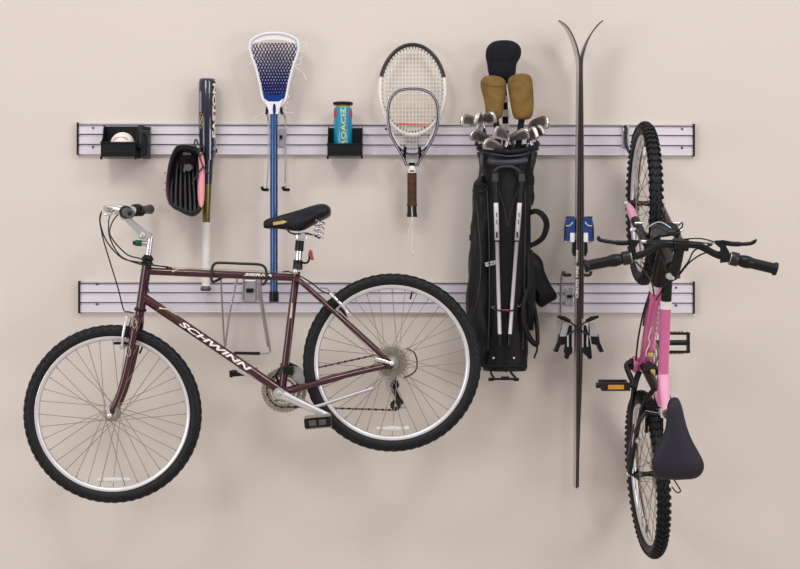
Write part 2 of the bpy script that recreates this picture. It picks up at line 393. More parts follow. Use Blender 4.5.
for i, (xa, ya, xb, yb) in enumerate(fx):
    pts = smooth_path([P(xa, ya, .128), P((xa + xb) / 2 - .3, (ya * 2 + yb) / 3, .140), P(xb, (ya + yb * 2) / 3, .161), P(xb, yb, .177)], 5)
    MB().sweep(pts, [.005 + .0036 * min(1, k / 6) for k in range(len(pts))], .011, up=(0, -1, 0), n=12).build('finger', 'leather', root)
MB().rings([smooth_path([P(201.5 + (x) * k, y, d) for x, y in ((-3, 156), (.5, 152.5), (3.2, 163), (3.4, 180), (3, 198), (1, 207), (-2.6, 205), (-4, 190), (-2.5, 172))], 4, True) for k, d in ((.85, .155), (1.0, .178), (.9, .192), (.4, .196))]).build('thumb_panel', 'pinkleather', root)
MB().sweep(smooth_path([P(167.4, 174, .14), P(166.3, 186, .145), P(166.8, 196, .145), P(169.7, 205, .14)]), .0035, .018, up=(0, -1, 0), n=10).build('edge_binding', 'pinkleather', root)
rim = [p for p in ring(.955, .188)]
MB().sweep(rim, .0042, closed=True, n=8).build('rim_binding', 'leather', root)
for pts in ([(192, 184), (199, 172), (204, 166)], [(203, 166), (207, 172), (212, 175.5)], [(196, 148), (194.5, 143), (196, 139.5), (198, 144)], [(198, 150), (202, 146), (204, 151), (200, 156)], [(203, 166), (200, 158), (198, 149)]):
    MB().sweep(smooth_path([P(x, y, .203) for x, y in pts]), .0030, .0014, up=(0, -1, 0), n=8).build('lace', 'lace', root)
for y in (173, 183, 190): MB().ball(P(165, y, .12), .003, .004, .003, 8, 6).build('lace_knot', 'lace', root)
for y in (178, 185, 193, 201): MB().ball(P(205.3, y, .15), .003, .004, .003, 8, 6).build('lace_knot', 'lace', root)
MB().rings([[P(x, y, d) for x, y in ((183, 170), (184.5, 164.5), (190, 164), (193.5, 168), (189, 171.5), (186, 170.5), (184, 173))] for d in (.150, .1535)], smooth=False).build('palm_logo', 'ironback', root)
MB().rings([[P(x, y, d) for x, y in ((182.5, 153), (185, 151.5), (191, 152), (191, 155), (183, 155))] for d in (.160, .163)], smooth=False).build('palm_stamp', 'ironback', root)

# ------------------------------------------------------------------ lacrosse stick
LD = .11
root = thing('lacrosse_stick', 'blue-shafted lacrosse stick with white head and navy mesh', 'lacrosse stick', P(274.3, 302, LD))
half = [(45, 24.2), (50, 24.2), (58, 22.0), (66, 19), (75, 16.6), (85, 14.3), (95, 12.5), (101, 10.5), (106, 6.5), (112, 4.0)]
CXL = 274.3
def lhalf(y):
    for (ya, a), (yb, b) in zip(half, half[1:]):
        if ya <= y <= yb: return a + (b - a) * (y - ya) / (yb - ya)
    return half[0][1] if y < 45 else 4
loop = [(CXL - w_, y) for y, w_ in half[::-1]] + [(CXL - 22, 39.5), (CXL - 12, 34.6), (CXL, 33.2), (CXL + 12, 34.6), (CXL + 22, 39.5)] + [(CXL + w_, y) for y, w_ in half]
pts = smooth_path([P(x, y, LD - .012 if y < 100 else LD) for x, y in loop], 4)
fr = MB().sweep(pts, .0058, .011, up=(0, -1, 0), n=12)
fr.build('head_frame', 'white', root)
sc_in = [(CXL - 24, 46), (CXL - 21, 40), (CXL - 12, 35.5), (CXL, 34), (CXL + 12, 35.5), (CXL + 21, 40), (CXL + 24, 46), (CXL + 19, 43.5), (CXL + 11, 40.8), (CXL, 39.8), (CXL - 11, 40.8), (CXL - 19, 43.5)]
MB().prism([P(x, y, LD - .018) for x, y in sc_in], (0, -.006, 0)).build('scoop', 'white', root, bevel=.001)
th = MB().prism([P(x, y, LD - .012) for x, y in ((CXL - 9.5, 99.5), (CXL - 5, 102.5), (CXL + 5, 102.5), (CXL + 9.5, 99.5), (CXL + 6.5, 107), (CXL + 4.3, 114.8), (CXL - 4.3, 114.8), (CXL - 6.5, 107))], (0, -.030, 0)); th.build('throat', 'white', root, bevel=.002)
MB().rings([[P(CXL + 1.5 * math.cos(t * PI / 8) * k, 109 + 5.5 * math.sin(t * PI / 8) * k, LD + d) for t in range(16)] for k, d in ((1, .018), (1, .0205), (.6, .022))]).build('throat_inlay', 'netblue', root)
# mesh: two families of diagonal cords with a pocket
def pocket(x, y):
    k = max(0, 1 - (x / max(lhalf(y), 1)) ** 2); return LD - .012 - .045 * k * math.sin(min(1, max(0, (y - 42) / 60)) * PI) ** .7
net = MB()
def cords(sgn):
    for k in range(-16, 34):
        run = []
        for j in range(0, 46):
            y = 43 + j * 1.25
            u = (k * 3.4 - 26) + sgn * (y - 43) * 0.55 + (1.0 if j % 2 else -1.0) * (.55 if y < 78 else .25)
            ww = lhalf(y) - .6; sq = ww / 24.0
            u2 = u * (0.55 + .45 * sq)
            if abs(u2) <= ww and y < 99.5 - 2.2 * (u2 / 12) ** 2: run.append(P(CXL + u2, y, pocket(u2, y)))
            else:
                if len(run) > 2: net.sweep(run, [.0016 + .0022 * max(0, min(1, (2.36 - p.z) / .26)) ** 1.5 for p in run], n=5)
                run = []
        if len(run) > 2: net.sweep(run, [.0016 + .0022 * max(0, min(1, (2.36 - p.z) / .26)) ** 1.5 for p in run], n=5)
cords(1); cords(-1); net.build('mesh_net', 'netblue', root)
sh = MB()
for y in (82, 86, 90, 94): sh.sweep(smooth_path([P(CXL + u * lhalf(y), y, pocket(u * lhalf(y), y) ) for u in (-.95, -.5, 0, .5, .95)]), .0016, n=6)
sh.build('shooting_string', 'netblue', root)
MB().rings([[P(x, y, d) for x, y in ((CXL - 11.5, 92), (CXL - 6, 94.5), (CXL, 95.3), (CXL + 6, 94.5), (CXL + 11.5, 92), (CXL + 10, 98.5), (CXL + 6, 101.5), (CXL - 6, 101.5), (CXL - 10, 98.5))] for d in (LD - .018, LD - .008)], smooth=False).build('ball_stop', 'bluepad', root, bevel=.002)
for pts in ([(262, 44.5), (262, 47.5)], [(268, 39.5), (268, 43)], [(280, 39.5), (280, 43)], [(259, 43.5), (258.5, 47)], [(289, 44), (289, 47.5)]):
    MB().sweep([P(x, y, LD + .0) for x, y in pts], .003, n=8).build('lace_tab', 'cream', root)
strs = [[(250, 47), (246, 43), (244, 46)], [(251, 52), (247, 51), (245, 54)], [(255, 60), (251, 63), (249, 67)], [(253, 57), (249, 57), (251, 61)], [(297, 46), (302, 44), (306, 42), (306, 47)], [(296, 53), (301, 52), (303, 56), (300, 59)], [(294, 58), (300, 59), (302, 63), (298, 62)], [(293, 64), (299, 70), (303, 73), (306.5, 80)], [(292, 62), (297, 65), (301, 64)], [(285, 100), (288, 103), (286, 107), (281, 104)], [(286, 94), (289, 97), (288, 101)], [(268, 109), (263, 114), (257, 117), (252, 119)], [(280, 108), (285, 112), (294, 113)], [(279, 106), (286, 103), (287, 107), (281, 109)]]
for st_ in strs: MB().sweep(smooth_path([P(x, y, LD - .01 + .012 * (i % 2)) for i, (x, y) in enumerate(st_)]), .0018, n=6).build('loose_string', 'netwhite', root)
def oct_tube(a, b, rx, ry): 
    return MB().sweep([a, b], rx, ry, up=(0, -1, 0), n=8)
oct_tube(P(273.9, 114, LD), P(273.9, 293, LD), L(3.9, LD), .015).build('shaft', 'lacblue', root)
oct_tube(P(274.0, 291.5, LD), P(274.0, 302, LD), L(4.8, LD), .0175).build('butt_cap', 'black', root)
MB().box(P(276.6, 205, LD + .0095), (.004, .003, .62)).build('shaft_stripe', 'batblue', root)
# its hook
root = thing('double_hook', 'long silver double hook on the upper rail behind the blue lacrosse shaft', 'hook', P(276, 190, .02))
bracket(root, 281, 138, wd=.035, h=.07).build('bracket_plate', 'alloy', root, bevel=.0015)
for sx, top in ((-1, 267.5), (1, 281)):
    xa = 268.3 if sx < 0 else 285.3
    MB().sweep(smooth_path([P(top, 109, .11), P(top + 1.5 * sx, 113, .06), P(xa, 120, .032), P(xa + .4, 150, .03), P(xa - 1 if sx < 0 else xa, 182, .034), P(xa - 1.5 if sx < 0 else xa + .5, 188, .05), P(xa - 1.5 if sx < 0 else xa, 190, .075)]), .0030, n=8).build('rod', 'wire', root)
    MB().sweep(smooth_path([P(top - .5 * sx, 105, .095), P(top, 109, .115), P(top + sx, 113, .085)]), .0068, n=10).build('rubber_sleeve', 'black', root)
    xb = 262 if sx < 0 else 283
    MB().sweep(smooth_path([P(xb, 186.5, .095), P(xb + 1, 189.5, .092), P(xb + 6, 189.8, .075)]), .0062, n=10).build('rubber_tip', 'black', root)
MB().box(P(281, 137, .033), (.014, .008, .014)).build('locking_tab', 'black', bpy.data.objects['double_hook'], bevel=.001)

# ------------------------------------------------------------------ rackets
TD = .06
root = thing('tennis_racket', 'large white and black tennis racket hanging behind the small blue racket', 'racket', P(412, 217, TD))
cx, cy, rx, ry = 412.5, 89.7, 32.6, 45.0
def el(a, k=1.0): return P(cx + rx * k * math.cos(a), cy - ry * k * math.sin(a), TD)
MB().sweep([el(R(t)) for t in range(16, 166, 3)], .0080, .012, up=(0, -1, 0), n=12).build('head_frame_top', 'racketblack', root)
MB().sweep([el(R(t)) for t in range(165, 377, 3)], .0078, .012, up=(0, -1, 0), n=12).build('head_frame_lower', 'racketwhite', root)
for s in (-1, 1):
    MB().sweep(smooth_path([P(cx + s * 31.6, 98, TD), P(cx + s * 28.6, 114, TD), P(cx + s * 20.5, 134, TD), P(cx + s * 11, 151, TD), P(cx + s * 4.5, 167, TD)]), .0058, .010, up=(0, -1, 0), n=12).build('throat_arm', 'racketwhite', root)
sb = MB()
for i in range(-8, 9):
    x = i * 3.45; h = ry * math.sqrt(max(0, 1 - (x / rx) ** 2)) - 1
    sb.cyl(P(cx + x, cy - h, TD), P(cx + x, cy + h, TD), .0010, n=5)
for i in range(-10, 11):
    y = i * 4.1; h = rx * math.sqrt(max(0, 1 - (y / ry) ** 2)) - 1
    sb.cyl(P(cx - h, cy + y, TD + .001), P(cx + h, cy + y, TD + .001), .0010, n=5)
sb.build('string_bed', 'string', root)
gm = MB()
for t in range(0, 360, 6):
    gm.cyl(el(R(t), .905), el(R(t), 1.0), .0022, n=6)
gm.build('grommet_strip', 'black', root)
MB().sweep([P(396, 124, TD + .008), P(400, 124, TD + .008), P(425, 125, TD + .008), P(430, 125.5, TD + .008)], [.002, .0045, .0045, .002], .003, up=(0, -1, 0), n=8).build('string_dampener', 'redgel', root)
hg = MB().sweep([P(412, 163, TD), P(412, 172, TD), P(412, 212, TD), P(412, 214.5, TD), P(412, 217, TD)], [.013, .0165, .0185, .0205, .021], .016, up=(0, -1, 0), n=8); hg.build('handle', 'black', root)
SD = .095
root = thing('racquetball_racket', 'small blue racket with brown grip hanging in front of the tennis racket', 'racket', P(412, 206, SD))
o2 = [(406.8, 166), (403, 157), (397, 146.5), (391, 135.5), (388.6, 124), (388.2, 111), (390.5, 99.5), (397, 91.8), (405, 89.3), (413, 88.9), (421, 89.5), (430, 93), (436, 101), (438, 112), (437.3, 125), (434, 136), (428.5, 146.5), (421.5, 157), (416.8, 166)]
MB().sweep(smooth_path([P(x, y, SD) for x, y in o2]), .0056, .0095, up=(0, -1, 0), n=12).build('head_frame', 'racketblue', root)
MB().sweep(smooth_path([P(x, y, SD + .0098) for x, y in [(q[0] + (413 - q[0]) * -.012, q[1]) for q in o2]]), .0012, .0008, up=(0, -1, 0), n=6).build('silver_pinstripe', 'silverlbl', root)
MB().sweep(smooth_path([P(398.5, 146.5, SD), P(405, 152.5, SD), P(412.5, 154, SD), P(420, 152.5, SD), P(427, 146.5, SD)]), .0035, .006, up=(0, -1, 0), n=10).build('throat_bridge', 'racketblue', root)
def inx(y):
    l = [q[0] for q in smooth_path([V((a, b, 0)) for a, b in o2[:10]], 8) if abs(q[1] - y) < 1.2]
    r_ = [q[0] for q in smooth_path([V((a, b, 0)) for a, b in o2[9:]], 8) if abs(q[1] - y) < 1.2]
    return (sum(l) / len(l) if l else 402, sum(r_) / len(r_) if r_ else 424)
sb = MB()
for i in range(17):
    y = 93 + i * 3.6; a_, b_ = inx(y)
    if b_ - a_ > 6: sb.cyl(P(a_ + .5, y, SD), P(b_ - .5, y, SD), .0006, n=5)
for i in range(-6, 7):
    x = 413 + i * 3.5; ys = [90 + k for k in range(0, 62) if inx(90 + k)[0] + 1 < x < inx(90 + k)[1] - 1]
    if ys: sb.cyl(P(x, min(ys), SD + .001), P(x, max(ys), SD + .001), .0006, n=5)
sb.build('string_bed', 'stringtan', root)
MB().sweep([P(412, 166, SD), P(412, 168.5, SD), P(412, 173, SD)], [.011, .0165, .0165], .015, up=(0, -1, 0), n=8).build('handle_collar', 'racketwhite', root)
hp = []; hr = []
for i in range(23):
    hp.append(P(412, 173 + 33 * i / 22, SD)); hr.append(.0178 + (.0012 if i % 2 else 0) + (.002 if i > 20 else 0))
MB().sweep(hp, hr, [x * .85 for x in hr], up=(0, -1, 0), n=8).build('handle_grip', 'browngrip', root)
MB().box(P(412, 171, SD + .0155), (.016, .001, .006)).build('collar_badge', 'ironback', root)
lp = smooth_path([P(411.5, 206, SD), P(412.2, 220, SD), P(408.5, 232, SD + .004), P(409, 243, SD), P(413, 251, SD), P(413.2, 256, SD), P(412.2, 251, SD), P(412.6, 235, SD - .004), P(412.2, 215, SD - .004), P(412, 206, SD - .003)])
MB().sweep(lp, .0019, n=6).build('wrist_cord', 'netwhite', root); MB().ball(P(413.2, 255, SD), .0035, nu=8, nv=6).build('cord_knot', 'cream', root)
root = thing('racket_hook', 'black two-pronged hook on the upper rail holding both rackets', 'hook', P(412, 158, .02))
bracket(root, 412, 141, wd=.045, h=.06).build('bracket_plate', 'alloy', root, bevel=.0015)
for s in (-1, 1):
    MB().sweep(smooth_path([P(412.3 + s * 7.8, 150, .022), P(412.3 + s * 7.8, 158, .05), P(412.3 + s * 7.8, 157, .10), P(412.3 + s * 7.2, 147, .122)]), .0062, n=10).build('prong', 'black', root)

# ------------------------------------------------------------------ golf bag
def slab(stations, dc, dh, e=2.6, n=28):
    rs = []
    for s_ in stations:
        y, l, r_ = s_[:3]; c0 = s_[3] if len(s_) > 3 else dc; h0 = s_[4] if len(s_) > 4 else dh
        a = P(l, y, c0); b = P(r_, y, c0); c = (a + b) / 2; hx = (b.x - a.x) / 2; ring_ = []
        for k in range(n):
            t = 2 * PI * k / n; ct, st_ = math.cos(t), math.sin(t)
            ring_.append(c + V((hx * math.copysign(abs(ct) ** (2 / e), ct), h0 * math.copysign(abs(st_) ** (2 / e), st_), 0)))
        rs.append(ring_)
    return rs
GD = .145
from mathutils import noise
def cloth(stations, dc, dh, e=2.4, n=44, amp=.004, fr=16, rows=34):
    full = [(t[0], t[1], t[2], t[3] if len(t) > 3 else dc, t[4] if len(t) > 4 else dh) for t in stations]
    den = []
    for i in range(rows + 1):
        f = i / rows * (len(full) - 1); k = min(int(f), len(full) - 2); g = f - k; g2 = g * g * (3 - 2 * g)
        den.append(tuple(full[k][q] + (full[k + 1][q] - full[k][q]) * (g if q == 0 else g2) for q in range(5)))
    out = []
    for rg in slab(den, dc, dh, e, n):
        c = sum(rg, V()) / len(rg)
        out.append([p + (p - c).normalized() * amp * (noise.noise(V((p.x * fr * 1.6, p.y * fr, p.z * fr * .8)) + V((3, 7, 1))) + .5 * noise.noise(p * fr * 2.7)) for p in rg])
    return out
root = thing('golf_bag', 'black stand golf bag with silver legs hanging under the upper rail', 'golf bag', P(505, 370, GD))
outer = cloth([(370, 483, 526), (366, 482, 527), (345, 482.5, 528), (300, 483, 529), (250, 484, 530), (200, 484, 531), (178, 483, 532), (160, 479, 535), (153, 477.2, 537)], GD, .112, 2.6, 28, .005)
inner = slab([(152, 479, 535), (165, 483, 531), (240, 487, 527)], GD, .104)
MB().rings(outer + inner).build('bag_body', 'bag', root)
rimp = []
for k in range(40):
    t = 2 * PI * k / 40; a = P(476.8, 146, GD); b = P(537.5, 146, GD); c = (a + b) / 2; hx = (b.x - a.x) / 2
    rimp.append(c + V((hx * math.cos(t), .115 * math.sin(t), -.034 * max(0, -math.sin(t)) + .01 * abs(math.cos(t)))))
MB().sweep(rimp, .009, .010, up=(0, 0, 1), n=10, closed=True).build('top_cuff', 'bag', root)
MB().sweep([p + V((0, -.004 if p.y < -GD else .0, -.017)) for p in rimp[21:40]], .007, .005, up=(0, 0, 1), n=8).build('cuff_piping', 'baglight', root)
MB().rings(cloth([(366, 477, 489, GD + .01, .06), (350, 470, 492, GD + .01, .085), (325, 466, 493, GD + .01, .095), (300, 465.5, 493), (270, 468, 493), (240, 470.5, 492), (215, 472.5, 491, GD, .08), (195, 473.5, 490, GD, .07), (184, 474.5, 488, GD, .055), (176, 478, 486, GD, .03)], GD, .09, 2.3, amp=.011)).build('side_pocket', 'bag', root)
MB().rings(cloth([(205, 527, 533, GD, .03), (196, 526, 534.5, GD, .05), (187, 527, 533.5, GD, .05), (180, 527, 534.5, GD, .05), (172, 528, 533, GD, .03)], GD, .05, 2.2, amp=.004)).build('side_pouch', 'bag', root)
MB().rings(cloth([(330, 522, 533, GD + .02, .05), (300, 521, 535, GD + .02, .08), (270, 521, 534, GD + .02, .08), (250, 523, 532, GD + .02, .05)], GD, .07, 2.3, amp=.008)).build('ball_pocket', 'bag', root)
hood = [(527, 252), (535, 253), (542, 260), (545, 272), (551, 285), (557.5, 297), (549, 303), (541, 307.5), (535, 300), (529, 285)]
MB().rings([smooth_path([P(541 + (x - 541) * k, 282 + (y - 282) * k, d) for x, y in hood], 3, True) for k, d in ((.8, .085), (.98, .095), (1.0, .125), (.93, .14), (.5, .15))]).build('rain_hood', 'bag', root)
MB().sweep(smooth_path([P(529, 213, .17), P(537, 211.5, .18), (P(544, 217, .18)), P(546.5, 226, .17), P(543, 237, .16), P(536, 243, .15), P(529, 246, .15)]), .0095, .022, up=(0, -1, 0), rect=True).build('carry_handle', 'bag', root)
MB().sweep(smooth_path([P(527, 290, .24), P(523.5, 305, .262), P(524, 322, .265), P(529, 337, .255), P(536.5, 344.5, .24), P(537.5, 336, .22), P(536, 318, .2), P(533, 302, .19)]), [.011] * 25 + [.008] * 18, .012, up=(0, -1, 0), n=10).build('shoulder_strap', 'bag', root)
MB().sweep(smooth_path([P(537, 342, .23), P(537, 350, .225), P(534, 358, .22)]), .003, .008, up=(0, -1, 0), rect=True).build('strap_tail', 'blackmatt', root)
FD = .268
yo = MB()
yo.sweep(smooth_path([P(489, 160, FD - .01), P(493, 162, FD + .004), P(505, 162.8, FD + .01), P(517, 162, FD + .004), P(527, 160, FD - .01)]), .012, .008, up=(0, -1, 0), n=10)
yo.sweep(smooth_path([P(494, 172, FD + .006), P(499, 167.5, FD + .01), P(507, 166.5, FD + .012), P(514, 167.5, FD + .01), P(520, 172, FD + .006)]), .006, .007, up=(0, -1, 0), n=10)
yo.build('stand_yoke', 'baglight', root)
for xt, xb in ((495.2, 500), (521.6, 509.2)):
    s = 1 if xt > 505 else -1
    def lx(y): return xt + (xb - xt) * (y - 176) / (345 - 176)
    MB().sweep([P(lx(174), 174, FD + .010), P(lx(174), 182, FD + .014)], [.010, .0125], .009, up=(0, -1, 0), rect=True).build('leg_hinge', 'baglight', root, bevel=.002)
    MB().sweep([P(lx(180), 180, FD + .012), P(lx(205), 205, FD + .010)], .0085, n=12).build('leg_sleeve', 'black', root)
    lg = MB().sweep([P(lx(203), 203, FD + .010), P(lx(241), 241, FD + .010), P(lx(241), 241, FD + .010), P(lx(336), 336, FD + .006)], [.0092, .0092, .0072, .0072], n=14).build('stand_leg', 'legsilver', root)
    a, b = P(lx(232), 232, FD + .010), P(lx(208), 208, FD + .010)
    MB().lathe([(.0096, 0), (.0096, .006)], P(lx(242), 242, FD + .01), (0, 0, 1), 14).build('leg_band', 'black', lg)
    for yy in (215, 222): MB().box(P(lx(yy) + .3, yy, FD + .0195), (.004, .001, .018)).build('leg_print', 'ironback', lg)
    MB().box(P(lx(235), 235, FD + .0195), (.006, .002, .022)).build('leg_clip', 'black', lg)
    MB().sweep([P(lx(334), 334, FD + .006), P(lx(346), 346, FD + .004)], [.009, .0105], n=12).build('rubber_foot', 'black', lg)
    MB().sweep(smooth_path([P(lx(182), 182, FD + .012), P((lx(182) + 507.5) / 2 - s * 2, 205, FD), P(507.6, 228, FD)]), .0014, n=6).build('stand_cable', 'baglight', root)
MB().sweep([P(507.6, 226, FD), P(506, 372, FD - .004)], .0032, n=8).build('actuator_rod', 'blackmatt', root)
mb = MB().sweep(smooth_path([P(493, 307, FD - .004), P(496, 310, FD + .006), P(506, 311, FD + .016), P(514, 310, FD + .006), P(518, 306, FD - .004)]), .003, .007, up=(0, -1, 0), rect=True); mb.build('leg_strap', 'black', root)
MB().box(P(505.5, 310.5, FD + .018), (.030, .002, .007)).build('strap_print', 'redgel', root)
for x, y in ((493, 307.5), (519, 306)): 
    MB().sweep(smooth_path([P(x - 2, y - 1.5, FD + .004), P(x, y + 1, FD + .006), P(x + 2, y - 2, FD + .004)]), .0018, n=6).build('strap_clip', 'ironback', root)
p = P(491, 263.5, FD - .012); ux = V((math.cos(R(14)), 0, math.sin(R(14)))); uz = V((-ux.z, 0, ux.x))
pk = MB().box(p + V((0, -.004, 0)), (.044, .003, .016), (ux, V((0, 1, 0)), uz)).build('logo_badge', 'silverlbl', root, bevel=.001)
MB().sweep(smooth_path([P(486.5, 264.7, FD), P(489, 263.2, FD), P(491, 264, FD), P(494, 262.3, FD)]), .0013, n=5).build('logo_print', 'blackmatt', pk)
for x in (493.5, 514): MB().ball(P(x, 358, FD - .008), .0048, .003, .0048, 12, 8).build('rivet', 'silverlbl', root)
MB().sweep([P(483, 366, FD - .02), P(505, 366.5, FD - .008), P(527, 366, FD - .02)], .006, .006, up=(0, -1, 0), n=8).build('base_trim', 'blackmatt', root)
st_ = MB()
st_.sweep(smooth_path([P(490, 368, .22), P(491.5, 374, .24), P(494, 378, .25)]), .0045, n=8); st_.sweep(smooth_path([P(509, 368, .22), P(512, 374, .24), P(516, 378, .25)]), .0045, n=8)
st_.sweep([P(488.5, 379, .25), P(519, 379, .25)], .0045, n=8); st_.box(P(491, 379.5, .25), (.02, .02, .011)); st_.box(P(516, 379.5, .25), (.02, .02, .011)); st_.box(P(505, 378, .25), (.03, .014, .012))
st_.build('base_foot', 'black', root)
MB().box(P(471, 237.5, .14), (.014, .03, .024)).build('strap_buckle', 'black', root, bevel=.003)
MB().sweep(smooth_path([P(487, 190, .255), P(489, 240, .262), P(489.5, 300, .262), P(488, 350, .26)]), .0022, n=6).build('panel_seam', 'baglight', root)
MB().sweep(smooth_path([P(525, 190, .25), P(525, 250, .258), P(524, 300, .25), P(523, 350, .255)]), .0022, n=6).build('panel_seam', 'baglight', root)
MB().sweep(smooth_path([P(475, 186, .20), P(480, 183, .225), P(487, 186, .23), P(485, 191, .235), P(477, 192, .22)]), .005, .004, n=8).build('pocket_flap', 'bag', root)
MB().sweep(smooth_path([P(481.5, 152, .235), P(481, 166, .25), P(480, 176, .24), P(477, 184, .22)]), .006, .004, up=(0, -1, 0), rect=True).build('side_strap', 'baglight', root)
MB().sweep(smooth_path([P(533, 152, .235), P(532, 168, .25), P(530.5, 185, .24)]), .006, .004, up=(0, -1, 0), rect=True).build('side_strap', 'bag', root)
MB().sweep(smooth_path([P(476, 200, .225), P(479, 230, .24), P(481, 260, .245), P(479, 290, .25), P(474, 315, .24)]), .0018, n=6).build('pocket_zip', 'baglight', root)

# ------------------------------------------------------------------ irons
GRP = 'irons in the golf bag'
OUT = [(-.004, -.010), (-.006, .006), (0, .016), (.012, .022), (.035, .027), (.058, .029), (.070, .024), (.077, .012), (.078, -.004), (.074, -.019), (.066, -.026), (.045, -.020), (.022, -.013), (.008, -.010)]
CAV = [(.010, -.002), (.014, .010), (.036, .016), (.058, .018), (.066, .010), (.068, -.004), (.064, -.015), (.044, -.010), (.022, -.005)]
def iron(label, hx, hy, tx, ty, d, tilt=0.0, toward=1, front=True, sc=1.0, low=165):
    sc *= 1.12; tx = hx + (tx - hx) * 1.12
    H = P(hx, hy, d); T = P(tx, ty, d); e = T - H; ln = .075 * sc
    dep = math.sqrt(max(0, ln * ln - e.length_squared)); ex = (e + V((0, -dep * toward, 0))).normalized()
    upv = V((0, 0, 1)); ey = (upv - ex * upv.dot(ex)).normalized(); ez = ex.cross(ey)
    if ez.y > 0: ez = -ez
    c, s = math.cos(tilt), math.sin(tilt); ey, ez = ey * c + ez * s, ez * c - ey * s
    root = thing('golf_iron', label, 'golf club', P(hx * .55 + 507 * .45, low, d), GRP)
    def pt(x, y, z): return H + ex * x * sc + ey * y * sc * .86 + ez * z * sc
    cen = (.036, .002)
    def rg(k, z): return [pt(cen[0] + (x - cen[0]) * k, cen[1] + (y - cen[1]) * k, z) for x, y in OUT]
    hd = MB().rings([rg(.94, -.007), rg(1, -.003), rg(1, .004), rg(.95, .0065)], smooth=False)
    hd.sweep([pt(-.001, .004, 0), pt(-.003, -.012, 0), pt(-.004, -.03, 0)], [.0075 * sc, .0068 * sc, .006 * sc], n=12)
    head = hd.build('club_head', 'iron', root, bevel=.0008)
    MB().rings([[pt(x, y, z) for x, y in CAV] for z in (.006, .0072)], smooth=False).build('cavity_back', 'ironback', head)
    b0 = pt(-.004, -.03, 0); b1 = V((b0.x + (P(507, low, GD).x - b0.x) * .45, b0.y + (-GD - b0.y) * .55, P(0, low, d).z - .10))
    k = b0 + (b1 - b0) * .15
    MB().cyl(b0, k, .0058 * sc, .0062 * sc, 12).build('ferrule', 'ferrule', root)
    MB().cyl(k, b1, .0048, .0045, 12).build('shaft', 'chrome', root)
iron('leftmost iron in the golf bag, wide dark-backed head facing left', 478.5, 124, 462.5, 121.5, .15, -.1)
iron('narrow edge-on iron head right beside the leftmost one', 479.5, 123, 476.0, 120, .20, .35)
iron('upper iron head just under the left tan headcover', 482.5, 121, 492.5, 119.5, .17, .3)
iron('iron with shiny sole at the left rim of the bag, middle height', 488, 140.5, 472.5, 135, .19, .45, sc=.95)
iron('lowest iron head, resting on the front rim of the golf bag', 501, 149, 485.5, 143.5, .235, .45, sc=.95)
iron('iron in the middle of the bag between the headcovers, cavity facing out', 507.5, 139.5, 495, 132.5, .225, .2)
iron('dark-backed iron blade pointing right in the middle of the bag', 511.5, 139, 526.5, 133.5, .20, .55, sc=.92)
iron('highest iron at the right, broad grey head under the right tan headcover', 530.5, 126.5, 545, 123.5, .15, -.15, sc=1.05)
iron('iron seen edge-on at the right rim of the bag', 530, 139, 533.5, 134, .21, .3)
iron('small iron head tilted over the right rim of the bag', 535, 135, 540, 131.5, .17, .5, sc=.9)

# ------------------------------------------------------------------ headcovers
def cover(label, prof, m, d, dh, neck, stripes=False, e=2.3, seam=None):
    root = thing('golf_wood', label, 'golf club', P(neck[-1][0], 170, d), 'woods in headcovers')
    hc = MB().rings(slab([(y, l, r_, d, h) for y, l, r_, h in prof], d, dh, e)).build('head_cover', m, root, sub=1)
    pts = [P(x, y, d - .01) for x, y, _ in neck]; nk = MB().sweep(smooth_path(pts), None or .012, n=14).build('neck_sock', 'navysock', root)
    if stripes:
        for y0, y1 in ((96, 103), (110, 117), (124, 131)):
            def nx(y): 
                for (xa, ya, _), (xb, yb, _) in zip(neck, neck[1:]):
                    if ya <= y <= yb: return xa + (xb - xa) * (y - ya) / (yb - ya)
                return neck[-1][0]
            MB().sweep([P(nx(y0), y0, d - .01), P(nx(y1), y1, d - .01)], .0165, n=16).build('sock_stripe', 'decal', nk)
    if seam: MB().sweep(smooth_path([P(x, y, dd) for x, y, dd in seam]), .0014, n=6).build('seam', m, hc)
    MB().cyl(pts[-1], V((P(507, 160, GD).x, -GD, pts[-1].z - .12)), .006, n=10).build('shaft', 'chrome', root)
    return root
cv = cover('tallest golf club, under a big black knit headcover with striped neck', [(84, 497, 510, .03), (80, 490, 515.5, .044), (70, 487.3, 516, .047), (63, 487.2, 516.5, .048), (60.5, 486.0, 519, .053), (56, 485.2, 521.3, .056), (49, 485.6, 521.8, .056), (44, 489, 518.5, .048), (41.3, 494, 513, .036), (40.7, 500, 508, .012)], 'cover', .115, .05, [(503, 82, 0), (505, 110, 0), (506, 150, 0)], True)
MB().rings([[P(503.5 + 7.5 * math.cos(t * PI / 9) * k, 43.0 + 1.5 * math.sin(t * PI / 9) * k, d) for t in range(18)] for k, d in ((1, .150), (1, .1535), (.7, .155))]).build('top_patch', 'cover', cv)
cover('golf club under the left tan suede headcover', [(119.5, 488, 496, .02), (118.5, 485.5, 502.5, .034), (112, 485.5, 503, .038), (100, 484.5, 504.5, .041), (90, 481, 506.5, .044), (83, 479.8, 507, .045), (78.5, 481.5, 504, .04), (76.3, 485, 498, .028), (75.8, 489, 494, .01)], 'tan', .185, .04, [(495, 116, 0), (497.5, 132, 0), (499, 152, 0)], seam=[(481, 81.5, .215), (487, 84.5, .226), (495, 86, .231), (503, 85.5, .226), (506, 84, .212)])
